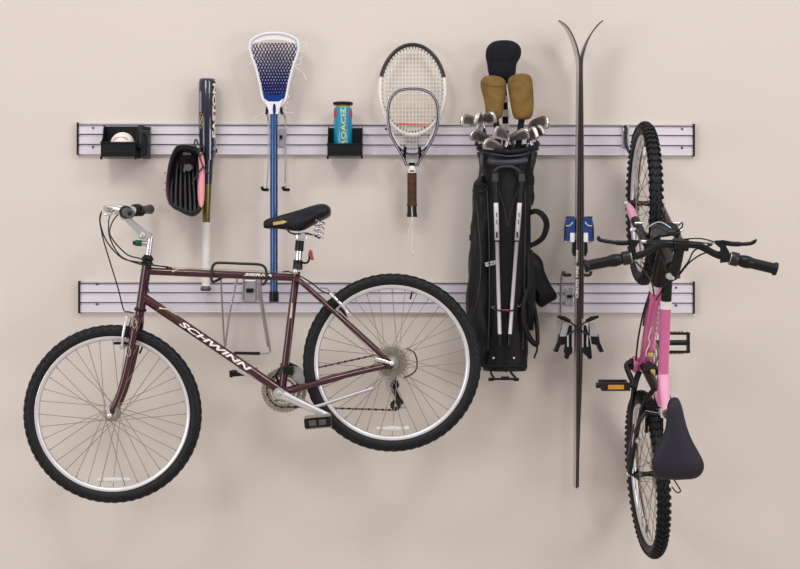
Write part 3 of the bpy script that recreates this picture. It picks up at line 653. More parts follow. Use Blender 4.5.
cover('golf club under the right tan suede headcover', [(119.8, 517, 527, .02), (118, 513, 532.5, .034), (108, 511, 534.3, .039), (95, 509, 533.5, .042), (85, 507.3, 533, .045), (79, 507.3, 532.3, .045), (75.8, 511, 530.5, .04), (74.3, 517, 527, .026), (73.9, 521, 524, .01)], 'tan', .19, .04, [(522.5, 116, 0), (520, 130, 0), (518, 152, 0)], seam=[(508.5, 82, .219), (515, 80.5, .231), (523, 77.8, .231), (528, 76.6, .222)])

# ------------------------------------------------------------------ skis
def ski(side, label):
    # side -1 = left ski (topsheet faces left), +1 = right ski
    cl = [(603 if side > 0 else 558.5, 20.5), (596 if side > 0 else 566, 27), (588.5 if side > 0 else 572, 38), (583.5 if side > 0 else 576, 50), (580.8 if side > 0 else 578.2, 62), (580.6 if side > 0 else 578.4, 80), (581.2 if side > 0 else 577.8, 150), (581.3 if side > 0 else 577.3, 250), (580.5 if side > 0 else 576.6, 350), (577.6 if side > 0 else 575.8, 440), (576.9 if side > 0 else 575.3, 487 if side < 0 else 486)]
    ww = [.006, .024, .040, .047, .049, .047, .040, .033, .036, .043, .041]
    dc = .135
    root = thing('ski', label, 'ski', P(576, 488, dc), 'pair of skis')
    pts = smooth_path([P(x, y, dc) for x, y in cl], 5)
    wid = []
    for i in range(len(pts)):
        f = i / 5; k = min(int(f), len(ww) - 2); wid.append(ww[k] + (ww[k + 1] - ww[k]) * (f - k))
    th = [.0020 + .0010 * min(1, i / 16) + .0024 * min(1, max(0, (i - 25) / 8)) - .0028 * min(1, max(0, (i - 39) / 7)) for i in range(len(pts))]
    def ring4(off, w_, t_):
        out_ = []
        for i, p in enumerate(pts):
            t = (pts[min(i + 1, len(pts) - 1)] - pts[max(i - 1, 0)]).normalized(); sd = V((0, 1, 0)).cross(t).normalized()
            if sd.x * side < 0: sd = -sd
            c = p + sd * off[i]; out_.append([c + sd * t_[i] + V((0, w_[i], 0)), c + sd * t_[i] - V((0, w_[i], 0)), c - sd * t_[i] - V((0, w_[i], 0)), c - sd * t_[i] + V((0, w_[i], 0))])
        return out_
    n = len(pts)
    MB().rings(ring4([0] * n, wid, th), smooth=False).build('core', 'skiedge', root)
    MB().rings(ring4([th[i] + .0006 for i in range(n)], [w_ * .96 for w_ in wid], [.0007] * n), smooth=False).build('topsheet', 'skitop', root)
    MB().rings(ring4([-th[i] + .0012 for i in range(n)], [w_ + .0008 for w_ in wid], [.0009] * n), smooth=False).build('base_edge', 'skibase', root)
    s = side; bx = 578.9 if s < 0 else 580.0
    X = lambda q: 579.0 + s * q
    # toe unit
    t = MB().rings([[P(X(q), y, d) for q, y in ((4, 218), (7, 216.8), (13, 218), (14.8, 226), (15.4, 241), (9, 241), (8.5, 233), (4, 233))] for d in (.10, .105, .165, .17)], smooth=False)
    toe = t.build('toe_piece', 'bindblue', root, bevel=.003)
    MB().box(P(X(6.8), 237.5, .172), (.017, .012, .036)).build('toe_lug', 'white', toe, bevel=.002)
    MB().box(P(X(12.5), 241.5, .150), (.016, .03, .014)).build('toe_roller', 'alloy', toe, bevel=.003)
    MB().sweep(smooth_path([P(X(6), 222, .172), P(X(9), 225.5, .174), P(X(13), 226, .172)]), .0028, n=8).build('toe_rib', 'silverlbl', toe)
    MB().box(P(X(14), 232, .172), (.006, .008, .05)).build('toe_edge', 'black', toe, bevel=.002)
    MB().box(P(X(9), 217.5, .135), (.03, .05, .007)).build('toe_cap', 'black', toe, bevel=.002)
    MB().prism([P(X(q), y, .115) for q, y in ((3.5, 240), (7, 241), (7.5, 252), (5.8, 256.5), (3.5, 255))], (0, -.04, 0)).build('toe_base', 'black', root, bevel=.002)
    # heel unit
    X = lambda q: 577.6 + s * q * 1.08
    h = MB().rings([[P(X(q), y, d) for q, y in ((4, 326), (8, 325), (11.5, 340), (13, 352), (9, 357), (5, 353))] for d in (.10, .17)], smooth=False).build('heel_piece', 'navysock', root, bevel=.003)
    MB().prism([P(X(q), y, .12) for q, y in ((10, 322.5), (14.5, 322), (17.5, 336), (10, 336))], (0, -.045, 0)).build('heel_plate', 'alloy', h, bevel=.002)
    MB().prism([P(X(q), y, .115) for q, y in ((11.5, 336), (18, 334), (19.3, 342), (23, 351), (19.5, 352), (17, 345), (13, 344))], (0, -.045, 0)).build('heel_lever', 'black', h, bevel=.002)
    MB().prism([P(X(q), y, .12) for q, y in ((6, 350), (12, 351), (12.5, 358), (9.5, 359), (8, 354.5))], (0, -.03, 0)).build('heel_spring_housing', 'black', h, bevel=.002)
    MB().box(P(X(9), 341, .172), (.006, .006, .045)).build('heel_stripe', 'silverlbl', h, bevel=.001)
    MB().box(P(X(4.6), 333, .172), (.006, .01, .11)).build('brake_plate', 'alloy', root)
    X = lambda q: 578.0 + s * q * 1.05
    MB().sweep([P(X(7.5), 321.5, .185), P(X(13), 318.5, .185), P(X(19.5), 316.5, .185)], [.007, .0085, .005], .007, up=(0, -1, 0), n=8).build('brake_foot', 'blackmatt', root)
    MB().sweep([P(X(8), 321.5, .19), P(X(0), 328, .195 + .006 * s), P(X(-9), 335, .185)], .0034, n=8).build('brake_arm', 'coat', root)
    return root
lsk = ski(-1, 'left ski of the pair hung upright, white lettering on its edge, tip curling left')
ski(1, 'right ski of the pair hung upright, tip curling right toward the pink bicycle')
for s_, y0, y1, h in (('CROSS FIRE', 298, 266, .0105), ('CARVE', 262, 250, .008)):
    dd = .135 + .034
    text(lsk, s_, flat_map(P(576.9, y0, dd), P(577.2, y1, dd), h, th=.0012), 'decal', bold=.02)
root = thing('ski_rack', 'silver wire ski hook on the lower rail just left of the skis', 'hook', P(570, 322, .02))
bracket(root, 569, 297, wd=.034, h=.07).build('bracket_plate', 'alloy', root, bevel=.002)
MB().box(P(569.5, 296.5, .036), (.02, .008, .012)).build('locking_tab', 'black', root)
MB().sweep(smooth_path([P(566, 273.5, .20), P(564, 271.5, .12), P(562, 275, .05), P(561.2, 290, .032), P(561.0, 316, .032), P(563, 321, .032), P(570, 321, .032)]), .0046, n=8).build('rod', 'wire', root)
MB().sweep([P(573, 297, .034), P(580, 285, .05), P(584, 274.8, .19)], .0035, n=8).build('rod', 'wire', root)
for xa, xb in ((564.5, 571), (589.5, 583.5)):
    MB().sweep(smooth_path([P(xa + (1.5 if xa > 580 else -1.5), 271.5, .205), P(xa, 275, .21), P(xb, 274.8, .21)]), .0062, n=10).build('rubber_tip', 'black', root)

# ------------------------------------------------------------------ wheels
def wheel(parent, centre, basis, Rt, tr, rimw, kind, valve_ang=0, refl_ang=None, spm='steel'):
    """centre: world; basis: 3x3 rotation, wheel axis = local Y.  rim mesh is the wheel, the rest its sub-parts"""
    mb4 = Matrix.Translation(V(centre) - ORG[parent.name]) @ basis.to_4x4()
    Ri = Rt - 2 * tr + .006         # rim outer radius
    prof = [(Ri, -rimw), (Ri, rimw), (Ri - .004, rimw), (Ri - .012, rimw * .9), (Ri - .0175, rimw * .5), (Ri - .0175, -rimw * .5), (Ri - .012, -rimw * .9), (Ri - .004, -rimw)]
    wh = MB().lathe(prof, (0, 0, 0), (0, 1, 0), 96, closed=True).build('wheel', 'rim', parent, local=True, basis=mb4)
    ORG[wh.name] = V((0, 0, 0))
    def T(th, ph, h=0.0):   # point on the tyre: th round the wheel, ph round the section (0 = outermost, + = +Y side)
        rr = tr + h; q = Rt - tr + rr * math.cos(ph); return V((q * math.cos(th), rr * math.sin(ph) * .92, q * math.sin(th)))
    ty = MB().rings([[T(2 * PI * k / 96, R(p)) for p in range(-150, 151, 20)] for k in range(96)], closed=True)
    def knob(th, p0, p1, t0, t1, h, skew=0.0):
        bs = []
        for hh, k in ((-.001, 1.0), (h, .82)):
            tc, pc = (t0 + t1) / 2, (p0 + p1) / 2
            for (a, b) in ((t0, p0), (t1, p0), (t1, p1), (t0, p1)):
                a2 = tc + (a - tc) * k; b2 = pc + (b - pc) * k
                bs.append(T(th + a2 + skew * (b2 - pc), b2, hh))
        ty.add(bs, [(0, 1, 2, 3), (4, 7, 6, 5), (0, 4, 5, 1), (1, 5, 6, 2), (2, 6, 7, 3), (3, 7, 4, 0)], False)
    if kind == 'road':
        N = 64
        for k in range(N):
            th = 2 * PI * k / N; st = 2 * PI / N
            knob(th, R(-14), R(14), 0, st * .5, .0016)
            for s in (-1, 1):
                knob(th + st * .3, s * R(22), s * R(42), 0, st * .45, .0022, s * .03)
                knob(th, s * R(50), s * R(72), 0, st * .42, .0034)
    else:
        N = 66
        for k in range(N):
            th = 2 * PI * k / N; st = 2 * PI / N
            for s in (-1, 1):
                knob(th, s * R(2), s * R(26), 0, st * .45, .0068, s * .085)
                knob(th + st * .14, s * R(30), s * R(50), 0, st * .44, .006, s * .05)
                knob(th, s * R(54), s * R(76), 0, st * .5, .0065, 0)
    ty.build('tyre', 'rubber', wh, local=True)
    hb = MB().lathe([(.004, -.058), (.006, -.056), (.006, -.050), (.012, -.050), (.014, -.040), (.024, -.036), (.024, -.031), (.012, -.026), (.009, 0), (.012, .026), (.024, .031), (.024, .036), (.014, .040), (.012, .050), (.006, .050), (.006, .056), (.004, .058)], (0, 0, 0), (0, 1, 0), 24)
    hb.build('hub', 'alloy' if kind == 'road' else 'coat', wh, local=True)
    tmpl = {}
    for k in range(36):
        side = 1 if k % 2 else -1; dr = 1 if (k // 2) % 2 else -1
        a = 2 * PI * k / 36; key = (side, dr)
        if key not in tmpl:
            ha = dr * R(82); p0 = V((.0235 * math.cos(ha), side * .0335, .0235 * math.sin(ha))); p1 = V((Ri - .012, side * .003, 0)); d_ = (p1 - p0).normalized()
            sp = MB().cyl(p0, p1, .00135, n=6); sp.cyl(p1 - d_ * .016, p1, .0021, n=6)
            o_ = sp.build('spoke', spm, wh, local=True); tmpl[key] = o_
        else:
            o_ = tmpl[key].copy(); C.objects.link(o_); o_.parent = wh
        o_.matrix_basis = Matrix.Rotation(-a, 4, 'Y')
    dv = V((math.cos(valve_ang), 0, math.sin(valve_ang)))
    MB().sweep([dv * (Ri - .016), dv * (Ri - .04), dv * (Ri - .046)], [.003, .004, .003], n=8).build('valve', 'black', wh, local=True)
    if refl_ang is not None:
        rf = []
        for s_ in (-.009, .009):
            pass
        pts_ = [V(((Ri - .045) * math.cos(refl_ang + t_), 0, (Ri - .045) * math.sin(refl_ang + t_))) for t_ in [x * .022 for x in range(-11, 12)]]
        mid = pts_[11].normalized()
        chord = [pts_[11] + (mid.cross(V((0, 1, 0)))) * x for x in (-.062, -.056, -.03, 0, .03, .056, .062)]
        MB().sweep(chord, .004, [.004, .009, .007, .010, .007, .009, .004], up=mid, n=10).build('spoke_reflector', 'clearref', wh, local=True)
    return wh
I3 = Matrix.Identity(3)

# ------------------------------------------------------------------ maroon bicycle
D0 = .33
def K(px, py, dd=0.0):
    p = P(px, py, D0); p.y = -(D0 + dd); return p
bike = thing('bicycle', 'maroon mountain bicycle with silver rims, hung sideways by its top tube', 'bicycle', K(260, 502))
FH = K(112.7, 413.8); RH = K(392, 362.5)
wheel(bike, FH, I3, .3335, .0235, .0125, 'road', R(66), R(-89))
rw = wheel(bike, RH, I3, .3335, .0235, .0125, 'road', R(74), R(-89.3))
BB = K(282, 391.5); HT = K(146.8, 264.5); HB = K(140.5, 309); ST = K(296.6, 271.5)
fm = MB()
fm.cyl(HT, HB, .0182, n=24)
fm.cyl(K(147, 271), K(295.5, 277.6), .0142, n=20)
fm.cyl(K(143.5, 297.5), BB, .0175, n=20)
fm.cyl(ST, BB, .0145, n=20)
fm.lathe([(.020, -.034), (.0215, -.034), (.0215, .034), (.020, .034)], BB, (0, 1, 0), 24)
for s in (-1, 1):
    fm.sweep(smooth_path([K(297.5, 279, s * .020), K(306, 286, s * .036), K(345, 321, s * .050), K(386, 358.5, s * .064)]), [.0088] * 18 + [.0075], n=12)
    fm.sweep(smooth_path([K(286, 391, s * .022), K(300, 387.5, s * .036), K(345, 375, s * .052), K(385, 365.5, s * .064)]), [.0135] * 6 + [.0125] * 6 + [.010] * 7, n=12)
    fm.prism([K(x, y, s * .062) for x, y in ((383, 352.5), (389, 358), (393, 360.5), (395, 364), (392, 368), (387, 368), (382, 368), (383, 362))], (0, -s * .006, 0))
fm.sweep([K(303, 283, -.035), K(303, 283, .035)], .006, n=8)
frame = fm.build('frame', 'maroon', bike)
dA, dB = K(143.5, 297.5), BB
def dl(px): t = (px - 143.5) / (282 - 143.5); return dA + (dB - dA) * t
text(frame, 'SCHWINN', tube_map(dl(180.5), dl(251), .0175, .0195, ang=.10), 'decal', bold=.032, shear=.30, label='white maker lettering')
tA, tB = K(147, 271), K(295.5, 277.6)
def tl(px): return tA + (tB - tA) * ((px - 147) / (295.5 - 147))
text(frame, 'SIERRA', tube_map(tl(244.5), tl(272), .0142, .010, ang=.28), 'decal', bold=.03, shear=.3, label='small white lettering')
for fn, x0_, r_ in ((tl, 172, .0142), (dl, 159, .0175)):
    f = tube_map(fn(x0_), fn(x0_ + 16), r_, .03, ang=.2)
    MB().rings([[f(u, v, z) for u, v in ((0, .0), (.12, .45), (.4, .85), (1.0, .98), (1.0, 1.08), (.35, 1.05), (.02, .55))] for z in (0, 1)], smooth=False).build('swoosh_decal', 'cream', frame)
MB().rings([[tube_map(K(292.5, 303), K(290.8, 318), .0145, .006)(u, v, z) for u, v in ((0, 0), (0, 1), (1, 1), (1, 0))] for z in (0, 1)], smooth=False).build('seat_tube_decal', 'cream', frame)
# fork
fk = MB()
fk.cyl(K(140.2, 311), K(138.6, 321), .017, n=20)
for s in (-1, 1):
    fk.sweep(smooth_path([K(138.8, 317, s * .02), K(137.5, 325, s * .044), K(133.5, 347, s * .05), K(128.5, 370, s * .052), K(121.5, 394, s * .054), K(113.2, 412.5, s * .056)]), [.0165] * 4 + [.0165 - .0075 * i / 26 for i in range(27)], .0115, up=(0, 1, 0), n=14)
    fk.prism([K(x, y, s * .053) for x, y in ((116.5, 407), (118, 410), (114.5, 417), (110.5, 416.5), (110.5, 412))], (0, -s * .006, 0))
fork = fk.build('fork', 'maroon', bike)
for y0, y1, a in ((318, 328, .2), (346, 356, 0)):
    x_ = 137.6 if y0 < 330 else 131.5
    p = K(x_, (y0 + y1) / 2, .0645)
    MB().sweep([p + V((.0075 * math.cos(t * PI / 8), 0, .018 * math.sin(t * PI / 8))) for t in range(16)], .0011, n=5, closed=True).build('fork_decal', 'cream', fork)
MB().lathe([(.021, -.004), (.023, 0), (.023, .006), (.019, .009)], HB, HB - HT, 24).build('lower_headset', 'black', bike)
hs = (HT - HB).normalized()
MB().lathe([(.019, -.002), (.0235, .001), (.0235, .007), (.019, .010), (.019, .016), (.0225, .018), (.0225, .025), (.017, .030), (.015, .036)], HT, hs, 24).build('upper_headset', 'black', bike)
# stem
MB().cyl(K(147.8, 258), K(150.8, 236.5), .0122, n=20).build('quill_stem', 'chrome', bike)
stm = MB()
for dd in (-.013, .009):
    stm.prism([K(x, y, dd) for x, y in ((125, 220), (130, 217.5), (144.5, 230), (151.5, 233.5), (151, 237.5), (146, 240), (140.5, 238.5), (137.5, 233), (128, 223.5))], (0, -.007, 0))
stem = stm.build('stem_arm', 'chrome', bike, bevel=.0012)
MB().lathe([(.013, -.02), (.013, .018), (.008, .021), (0, .021)], K(143, 235.8), (0, -1, 0), 20).build('pivot_bolt', 'alloy', stem)
MB().lathe([(.009, 0), (.009, .046)], K(149, 243.5), (-1, 0, .05), 16).build('angle_adjuster', 'alloy', stem)
MB().lathe([(.0115, 0), (.0115, .024)], K(142, 243.3, .002), (-1, 0, .05), 16).build('adjuster_collar', 'green', stem)
MB().lathe([(.006, 0), (.008, .004), (.008, .010)], K(135.8, 243, .002), (-1, 0, .05), 12).build('adjuster_knob', 'coat', stem)
MB().lathe([(.020, -.022), (.020, .022)], K(126, 215.5), (0, 1, 0), 24).build('bar_clamp', 'chrome', stem)
# handlebar runs out of the picture toward us, swept back
def H(s, t):   # point along the handlebar, t metres from the clamp on side s (+1 near)
    return K(126, 216.5) + V((.10 * max(0, (t - .06)) / .22 * .55 + s * .03 * t, -s * t, .020 * min(1, t / .1) - s * .075 * t))
MB().sweep([H(-1, .25), H(-1, .12), H(-1, .05), H(1, 0), H(1, .05), H(1, .12), H(1, .25)], .0112, n=16).build('handlebar', 'chrome', bike)
for s in (-1, 1):
    g_ = MB().sweep([H(s, .165), H(s, .17), H(s, .265), H(s, .272)], [.0175, .0155, .0165, .019], n=20).build('grip', 'grip', bike)
    MB().lathe([(.009, 0), (.007, .002), (0, .002)], H(s, .272), (0, -s, 0), 16).build('end_plug', 'black', g_)
    sh_ = MB().sweep([H(s, .118), H(s, .124), H(s, .158), H(s, .164)], [.018, .024, .024, .019], n=20); sh_.ball(H(s, .14) + V((.012, 0, -.008)), .022, .018, .016)
    sh_.build('shifter', 'black', bike)
    bl = MB(); c_ = H(s, .10)
    bl.lathe([(.016, -.012), (.016, .012)], c_, (0, 1, 0), 18)
    bl.sweep(smooth_path([c_, c_ + V((-.03, 0, .008)), c_ + V((-.058, s * .004, .012))]), .012, .012, n=12)
    bl.build('brake_clamp', 'chrome', bike)
    MB().sweep(smooth_path([c_ + V((-.045, -s * .008, .004)), c_ + V((-.060, -s * .04, .006)), c_ + V((-.056, -s * .08, .006)), c_ + V((-.045, -s * .14, .006))]), [.008] * 6 + [.0065] * 13, .011, n=10).build('brake_lever', 'chrome', bike)
    MB().lathe([(.0065, 0), (.0065, .026), (.005, .03)], c_ + V((-.045, -s * .004, -.006)), (-1, 0, -.12), 12).build('cable_barrel', 'chrome', bike)
# cables
def cab(pts, r=.0026, m='cable', name='cable', k=8): return MB().sweep(smooth_path(pts, k), r, n=8).build(name, m, bike)
cab([K(105, 214, .08), K(103.5, 222, .07), K(106, 240, .05), K(112, 262, .04), K(119.5, 288, .03), K(123.2, 305, .02), K(124.5, 311, .0), K(129, 312, -.01), K(133.5, 313.2, -.012)])
cab([K(105.5, 214, -.09), K(105, 222, -.07), K(110, 238, 0), K(122, 256, .03), K(140, 263.8, .034), K(150, 265, .02), K(163, 266.5, .004), K(168, 267.4, 0)])
cab([K(108, 213, .12), K(105.5, 224, .10), K(110, 242, .06), K(124, 258, .045), K(141, 262.5, .03), K(156, 265.5, .01), K(168, 266.8, .006)])
cab([K(112, 213, -.12), K(108, 222, -.08), K(112, 236, .03), K(128, 254, .04), K(142, 259, .03), K(150, 265, .026), K(146, 276, .024), K(150, 292, .02)])
MB().sweep([K(166, 267.2, .003), K(172, 267.6, .003)], .0034, n=8).build('cable_stop', 'maroon', bike)
MB().sweep([K(170, 267.4, .003), K(291, 272.2, .003)], .0009, n=5).build('bare_cable', 'steel', bike)
cab([K(283, 272, .003), K(289, 271.6, .012), K(300, 276, .02), K(312, 283, .02), K(322, 291, .012), K(330, 294, .006)])
cab([K(407, 349.5, -.06), K(414, 353, -.06), K(417.2, 362, -.062), K(415.5, 372, -.064), K(407, 378, -.066)], .0028)
MB().sweep([K(409, 377, -.066), K(404, 378.6, -.066)], .0042, n=8).build('cable_stop', 'black', bike)
MB().sweep([K(294, 278, .016), K(292, 330, .017), K(288.5, 365, .014)], .0009, n=5).build('bare_cable', 'steel', bike)
# front brake
for s in (-1, 1):
    br = MB().sweep(smooth_path([K(124.0, 349, s * .04), K(125, 338, s * .048), K(127, 325, s * .046), K(129, 317, s * .042)]), .006, .006, n=10)
    br.lathe([(.009, 0), (.009, .02)], K(124.5, 347, s * .04), (0, -s, 0), 14)
    b_ = br.build('front_brake_arm', 'chrome', bike)
    MB().box(K(121.5, 343, s * .024), (.05, .010, .010)).build('brake_pad', 'black', b_, bevel=.002)
    MB().lathe([(.0045, 0), (.0045, .016)], K(130.5, 337, s * .046), (0, -s, 0), 10).build('pad_bolt', 'coat', b_)
MB().sweep(smooth_path([K(124.5, 311, .0), K(126, 314, .02), K(128, 316.5, .045)]), .0028, n=8).build('brake_noodle', 'chrome', bike)
MB().cyl(K(129, 317, .045), K(129, 317, -.045), .0011, n=6).build('straddle_cable', 'steel', bike)
# rear brake
for s in (-1, 1):
    br = MB().sweep(smooth_path([K(350, 317, s * .044), K(345, 308, s * .05), K(337, 299.5, s * .048), K(330.5, 293.5, s * .042)]), .0062, .0062, n=10)
    br.lathe([(.009, 0), (.009, .02)], K(350, 315, s * .042), (0, -s, 0), 14)
    b_ = br.build('rear_brake_arm', 'chrome', bike)
    MB().box(K(344, 312, s * .024), (.045, .010, .012), (V((.7, 0, -.7)).normalized(), V((0, 1, 0)), V((.7, 0, .7)).normalized())).build('brake_pad', 'black', b_, bevel=.002)
    MB().lathe([(.0045, 0), (.0045, .016)], K(341, 298, s * .05), (0, -s, 0), 10).build('pad_bolt', 'coat', b_)
MB().cyl(K(330.5, 293, .045), K(330.5, 293, -.045), .0011, n=6).build('straddle_cable', 'steel', bike)
cab([K(320, 288, .0), K(327, 288.5, .02), K(331, 292, .045)], .0028, 'chrome', 'brake_noodle')
# seat post, saddle
MB().lathe([(.0175, -.004), (.0185, 0), (.0185, .012), (.0175, .014)], K(297.6, 268.5), V((.1, 0, 1)), 20).build('seat_collar', 'coat', bike)
MB().lathe([(.010, -.006), (.012, 0), (.009, .006), (0, .007)], K(295.5, 271.8, .018), (0, -1, 0), 16).build('seat_bolt', 'alloy', bike)
MB().cyl(K(297.6, 268), K(299.8, 241.5), .0135, n=20).build('seat_post', 'chrome', bike)
MB().cyl(K(299, 251), K(299.9, 240.5), .0165, n=20).build('post_boot', 'black', bike)
MB().cyl(K(297.7, 265), K(298, 260), .0175, n=20).build('reflector_clamp', 'black', bike)
MB().sweep(smooth_path([K(299, 262, .0), K(306, 263, .0), K(309, 260, .0), K(309.5, 252, 0)]), .005, .004, n=8).build('reflector_bracket', 'black', bike)
rr_ = MB().box(K(311.6, 255, 0), (.012, .05, .040), (V((.97, 0, .2)), V((0, 1, 0)), V((-.2, 0, .97)))).build('rear_reflector', 'red', bike, bevel=.003)
cl_ = MB().box(K(302, 236.8), (.038, .034, .020)); cl_.lathe([(.011, -.025), (.011, .025)], K(303.5, 236), (0, 1, 0), 14); cl_.build('saddle_clamp', 'chrome', bike, bevel=.003)
stn = [(263.3, 222.5, 227, .008), (264.5, 220, 228.6, .015), (269, 218, 228.8, .020), (278, 215.8, 228.8, .023), (288, 213, 230.2, .028), (296, 210.6, 231.8, .036), (303, 208.3, 231.2, .048), (310, 206, 227.5, .062), (317, 204, 223, .074), (324, 203.2, 219.8, .078), (329, 205.5, 217.5, .068), (331.2, 209, 214.5, .045)]
rs = []
for x, yt, yb, hw in stn:
    c1 = K(x, (yt + yb) / 2); hz = (K(x, yt).z - K(x, yb).z) / 2; rr = []
    for k in range(20):
        t = 2 * PI * k / 20; ct, st1 = math.cos(t), math.sin(t)
        rr.append(c1 + V((0, hw * math.copysign(abs(ct) ** .8, ct), hz * (math.copysign(abs(st1) ** .75, st1) - (.25 * abs(ct) ** 2 if hw > .04 and st1 > 0 else 0)))))
    rs.append(rr)
sad = MB().rings(rs).build('saddle', 'saddle', bike, sub=1)
MB().rings([[K(x, y, d) for x, y in ((273.5, 222.5), (281, 221.2), (284, 220.6), (288, 221.8), (284, 224), (274, 225.6))] for d in (.0215, .0285)], smooth=False).build('saddle_badge', 'gold', sad)
for s in (-1, 1):
    MB().sweep(smooth_path([K(286, 227.5, s * .018), K(290, 232.5, s * .022), K(297, 234.2, s * .022), K(306, 233.4, s * .022), K(314, 235.5, s * .03), K(319, 238, s * .045)]), .0032, n=8).build('saddle_rail', 'coat', sad)
    hx = []
    for k in range(70):
        t = k / 69; a = t * 2 * PI * 3.6; hx.append(K(318 + 2.8 * t, 238 - 17.5 * t, s * .048) + V((.017 * math.cos(a), .017 * math.sin(a), 0)))
    MB().sweep(hx, .0026, n=7).build('saddle_spring', 'chrome', sad)
# drivetrain (far side)
cz = -.045
def gear(name, c, r_, teeth, y, m='gear', rin=None, th=.002, parent=None):
    g = MB(); rr = []; n = teeth * 4; rin = rin or r_ * .62
    for k in range(n):
        a = 2 * PI * k / n; q = r_ + (.0042 * (1 if r_ > .06 else .6) if k % 4 in (1, 2) else 0); rr.append((a, q))
    def c3(a, q, yy): return V((c.x + q * math.cos(a), yy, c.z + q * math.sin(a)))
    g.rings([[c3(a, rin, y - th) for a, q in rr], [c3(a, q, y - th) for a, q in rr], [c3(a, q, y + th) for a, q in rr], [c3(a, rin, y + th) for a, q in rr]], closed=True, smooth=False)
    return g.build(name, m, parent or bike)
ybk = lambda dd: -(D0 + dd)
cs = MB().lathe([(.018, 0), (.02, .006), (.012, .01)], K(282, 391.5, -.052), (0, 1, 0), 20)
for k in range(5):
    a = R(72 * k + 20); c0 = K(282, 391.5, -.050); cs.sweep([c0, c0 + V((math.cos(a) * .062, 0, math.sin(a) * .062))], .006, .003, up=(0, 1, 0), n=8)
spd = cs.build('crank_spider', 'coat', bike)
gear('chainring', K(283, 391), .083, 42, ybk(-.054), parent=spd, rin=.069)
gear('chainring', K(283, 391), .064, 34, ybk(-.047), parent=spd, rin=.051)
gear('chainring', K(283, 391), .045, 24, ybk(-.040), parent=spd, rin=.037)
def crank(a, b, y0, y1): 
    return MB().sweep([K(*a, y0), K(a[0] * .7 + b[0] * .3, a[1] * .7 + b[1] * .3, y0 + (y1 - y0) * .5), K(*b, y1)], [.0185, .0145, .0125], .009, up=(0, 1, 0), n=14)
ca = crank((280.5, 392), (329.5, 414.5), .058, .075); ca.lathe([(.021, -.01), (.021, .011)], K(280.5, 392, .058), (0, 1, 0), 22)
ca = ca.build('crank_arm', 'chrome', bike)
MB().lathe([(.011, 0), (.010, .004), (.006, .006), (0, .006)], K(280.5, 392, .067), (0, -1, 0), 18).build('crank_bolt', 'alloy', ca)
crank((283.5, 391), (236, 370), -.062, -.078).build('crank_arm', 'chrome', bike)
def pedal(c, axis_y, w_, m='black', ax=None, ll=.09, ww=.062, tt=.024, refl=None, name='pedal'):
    X_, Y_, Z_ = ax or (V((1, 0, 0)), V((0, 1, 0)), V((0, 0, 1)))
    c = V(c); p = MB()
    for s in (-1, 1): p.box(c + X_ * s * ww / 2, (.010, ll, tt), (X_, Y_, Z_))
    for s in (-1, 1): p.box(c + Y_ * s * (ll / 2 - .006), (ww, .011, tt * .8), (X_, Y_, Z_))
    for s in (-1, 1):
        for k in range(7):
            p.box(c + X_ * s * (ww / 2 + .004) + Y_ * (k - 3) * ll / 7.5, (.006, .006, tt * .9), (X_, Y_, Z_))
    p.cyl(c - Y_ * (ll / 2 + .014), c + Y_ * ll / 2, .0105, n=12)
    o_ = p.build(name, m, bike_cur, bevel=.0012)
    if refl:
        for s in (-1, 1): MB().box(c + X_ * s * (ww / 2 + .0075), (.004, ll * .55, tt * .55), (X_, Y_, Z_)).build('pedal_reflector', refl, o_)
    return o_
bike_cur = bike
tx = (V((.99, 0, .09)).normalized(), V((0, -1, 0)), V((-.09, 0, .99)).normalized())
pd_ = pedal(K(320, 418.5, .125), 0, 0, 'black', tx, .088, .084, .034)
for q_ in (-1, 1): MB().box(K(320, 418.5, .125) + tx[2] * .0205 * q_, (.094, .090, .004), tx).build('pedal_cage', 'gear', pd_)
for q_ in (-1, 1): MB().box(K(320, 418.5, .17) + tx[0] * .018 * q_, (.026, .006, .020), tx).build('pedal_reflector', 'ironback', pd_)
pedal(K(240, 374.5, -.13), 0, 0, 'black', tx, .088, .088, .026)
# front derailleur
fd = MB(); fd.prism([K(x, y, -.052) for x, y in ((279, 364), (289, 363), (296, 366), (303, 372), (306, 380), (300, 381), (292, 376), (282, 374))], (0, -.014, 0)); fd.box(K(288.5, 370), (.04, .05, .03)); fd.sweep([K(281, 367, -.02), K(275, 376, -.03), K(279, 385, -.03)], .005, n=8)
fd.build('front_derailleur', 'black', bike, bevel=.0015)
MB().prism([K(x, y, -.034) for x, y in ((293, 366), (301, 369), (306.5, 377), (306, 386), (300, 386), (292, 379))], (0, -.004, 0)).build('derailleur_cage', 'alloy', bike, bevel=.001)
# cassette
cas = MB().lathe([(.067, 0), (.067, .002), (.022, .002), (.022, 0)], K(392, 362.5, -.0385), (0, 1, 0), 40, closed=True).build('spoke_protector', 'protector', bike)
for i, rr_ in enumerate((.056, .050, .044, .038, .032, .027)):
    gear('sprocket', RH, rr_, [28, 24, 21, 18, 15, 13][i], ybk(-.0415 - .0032 * i), parent=cas, rin=rr_ - .013, th=.0009)
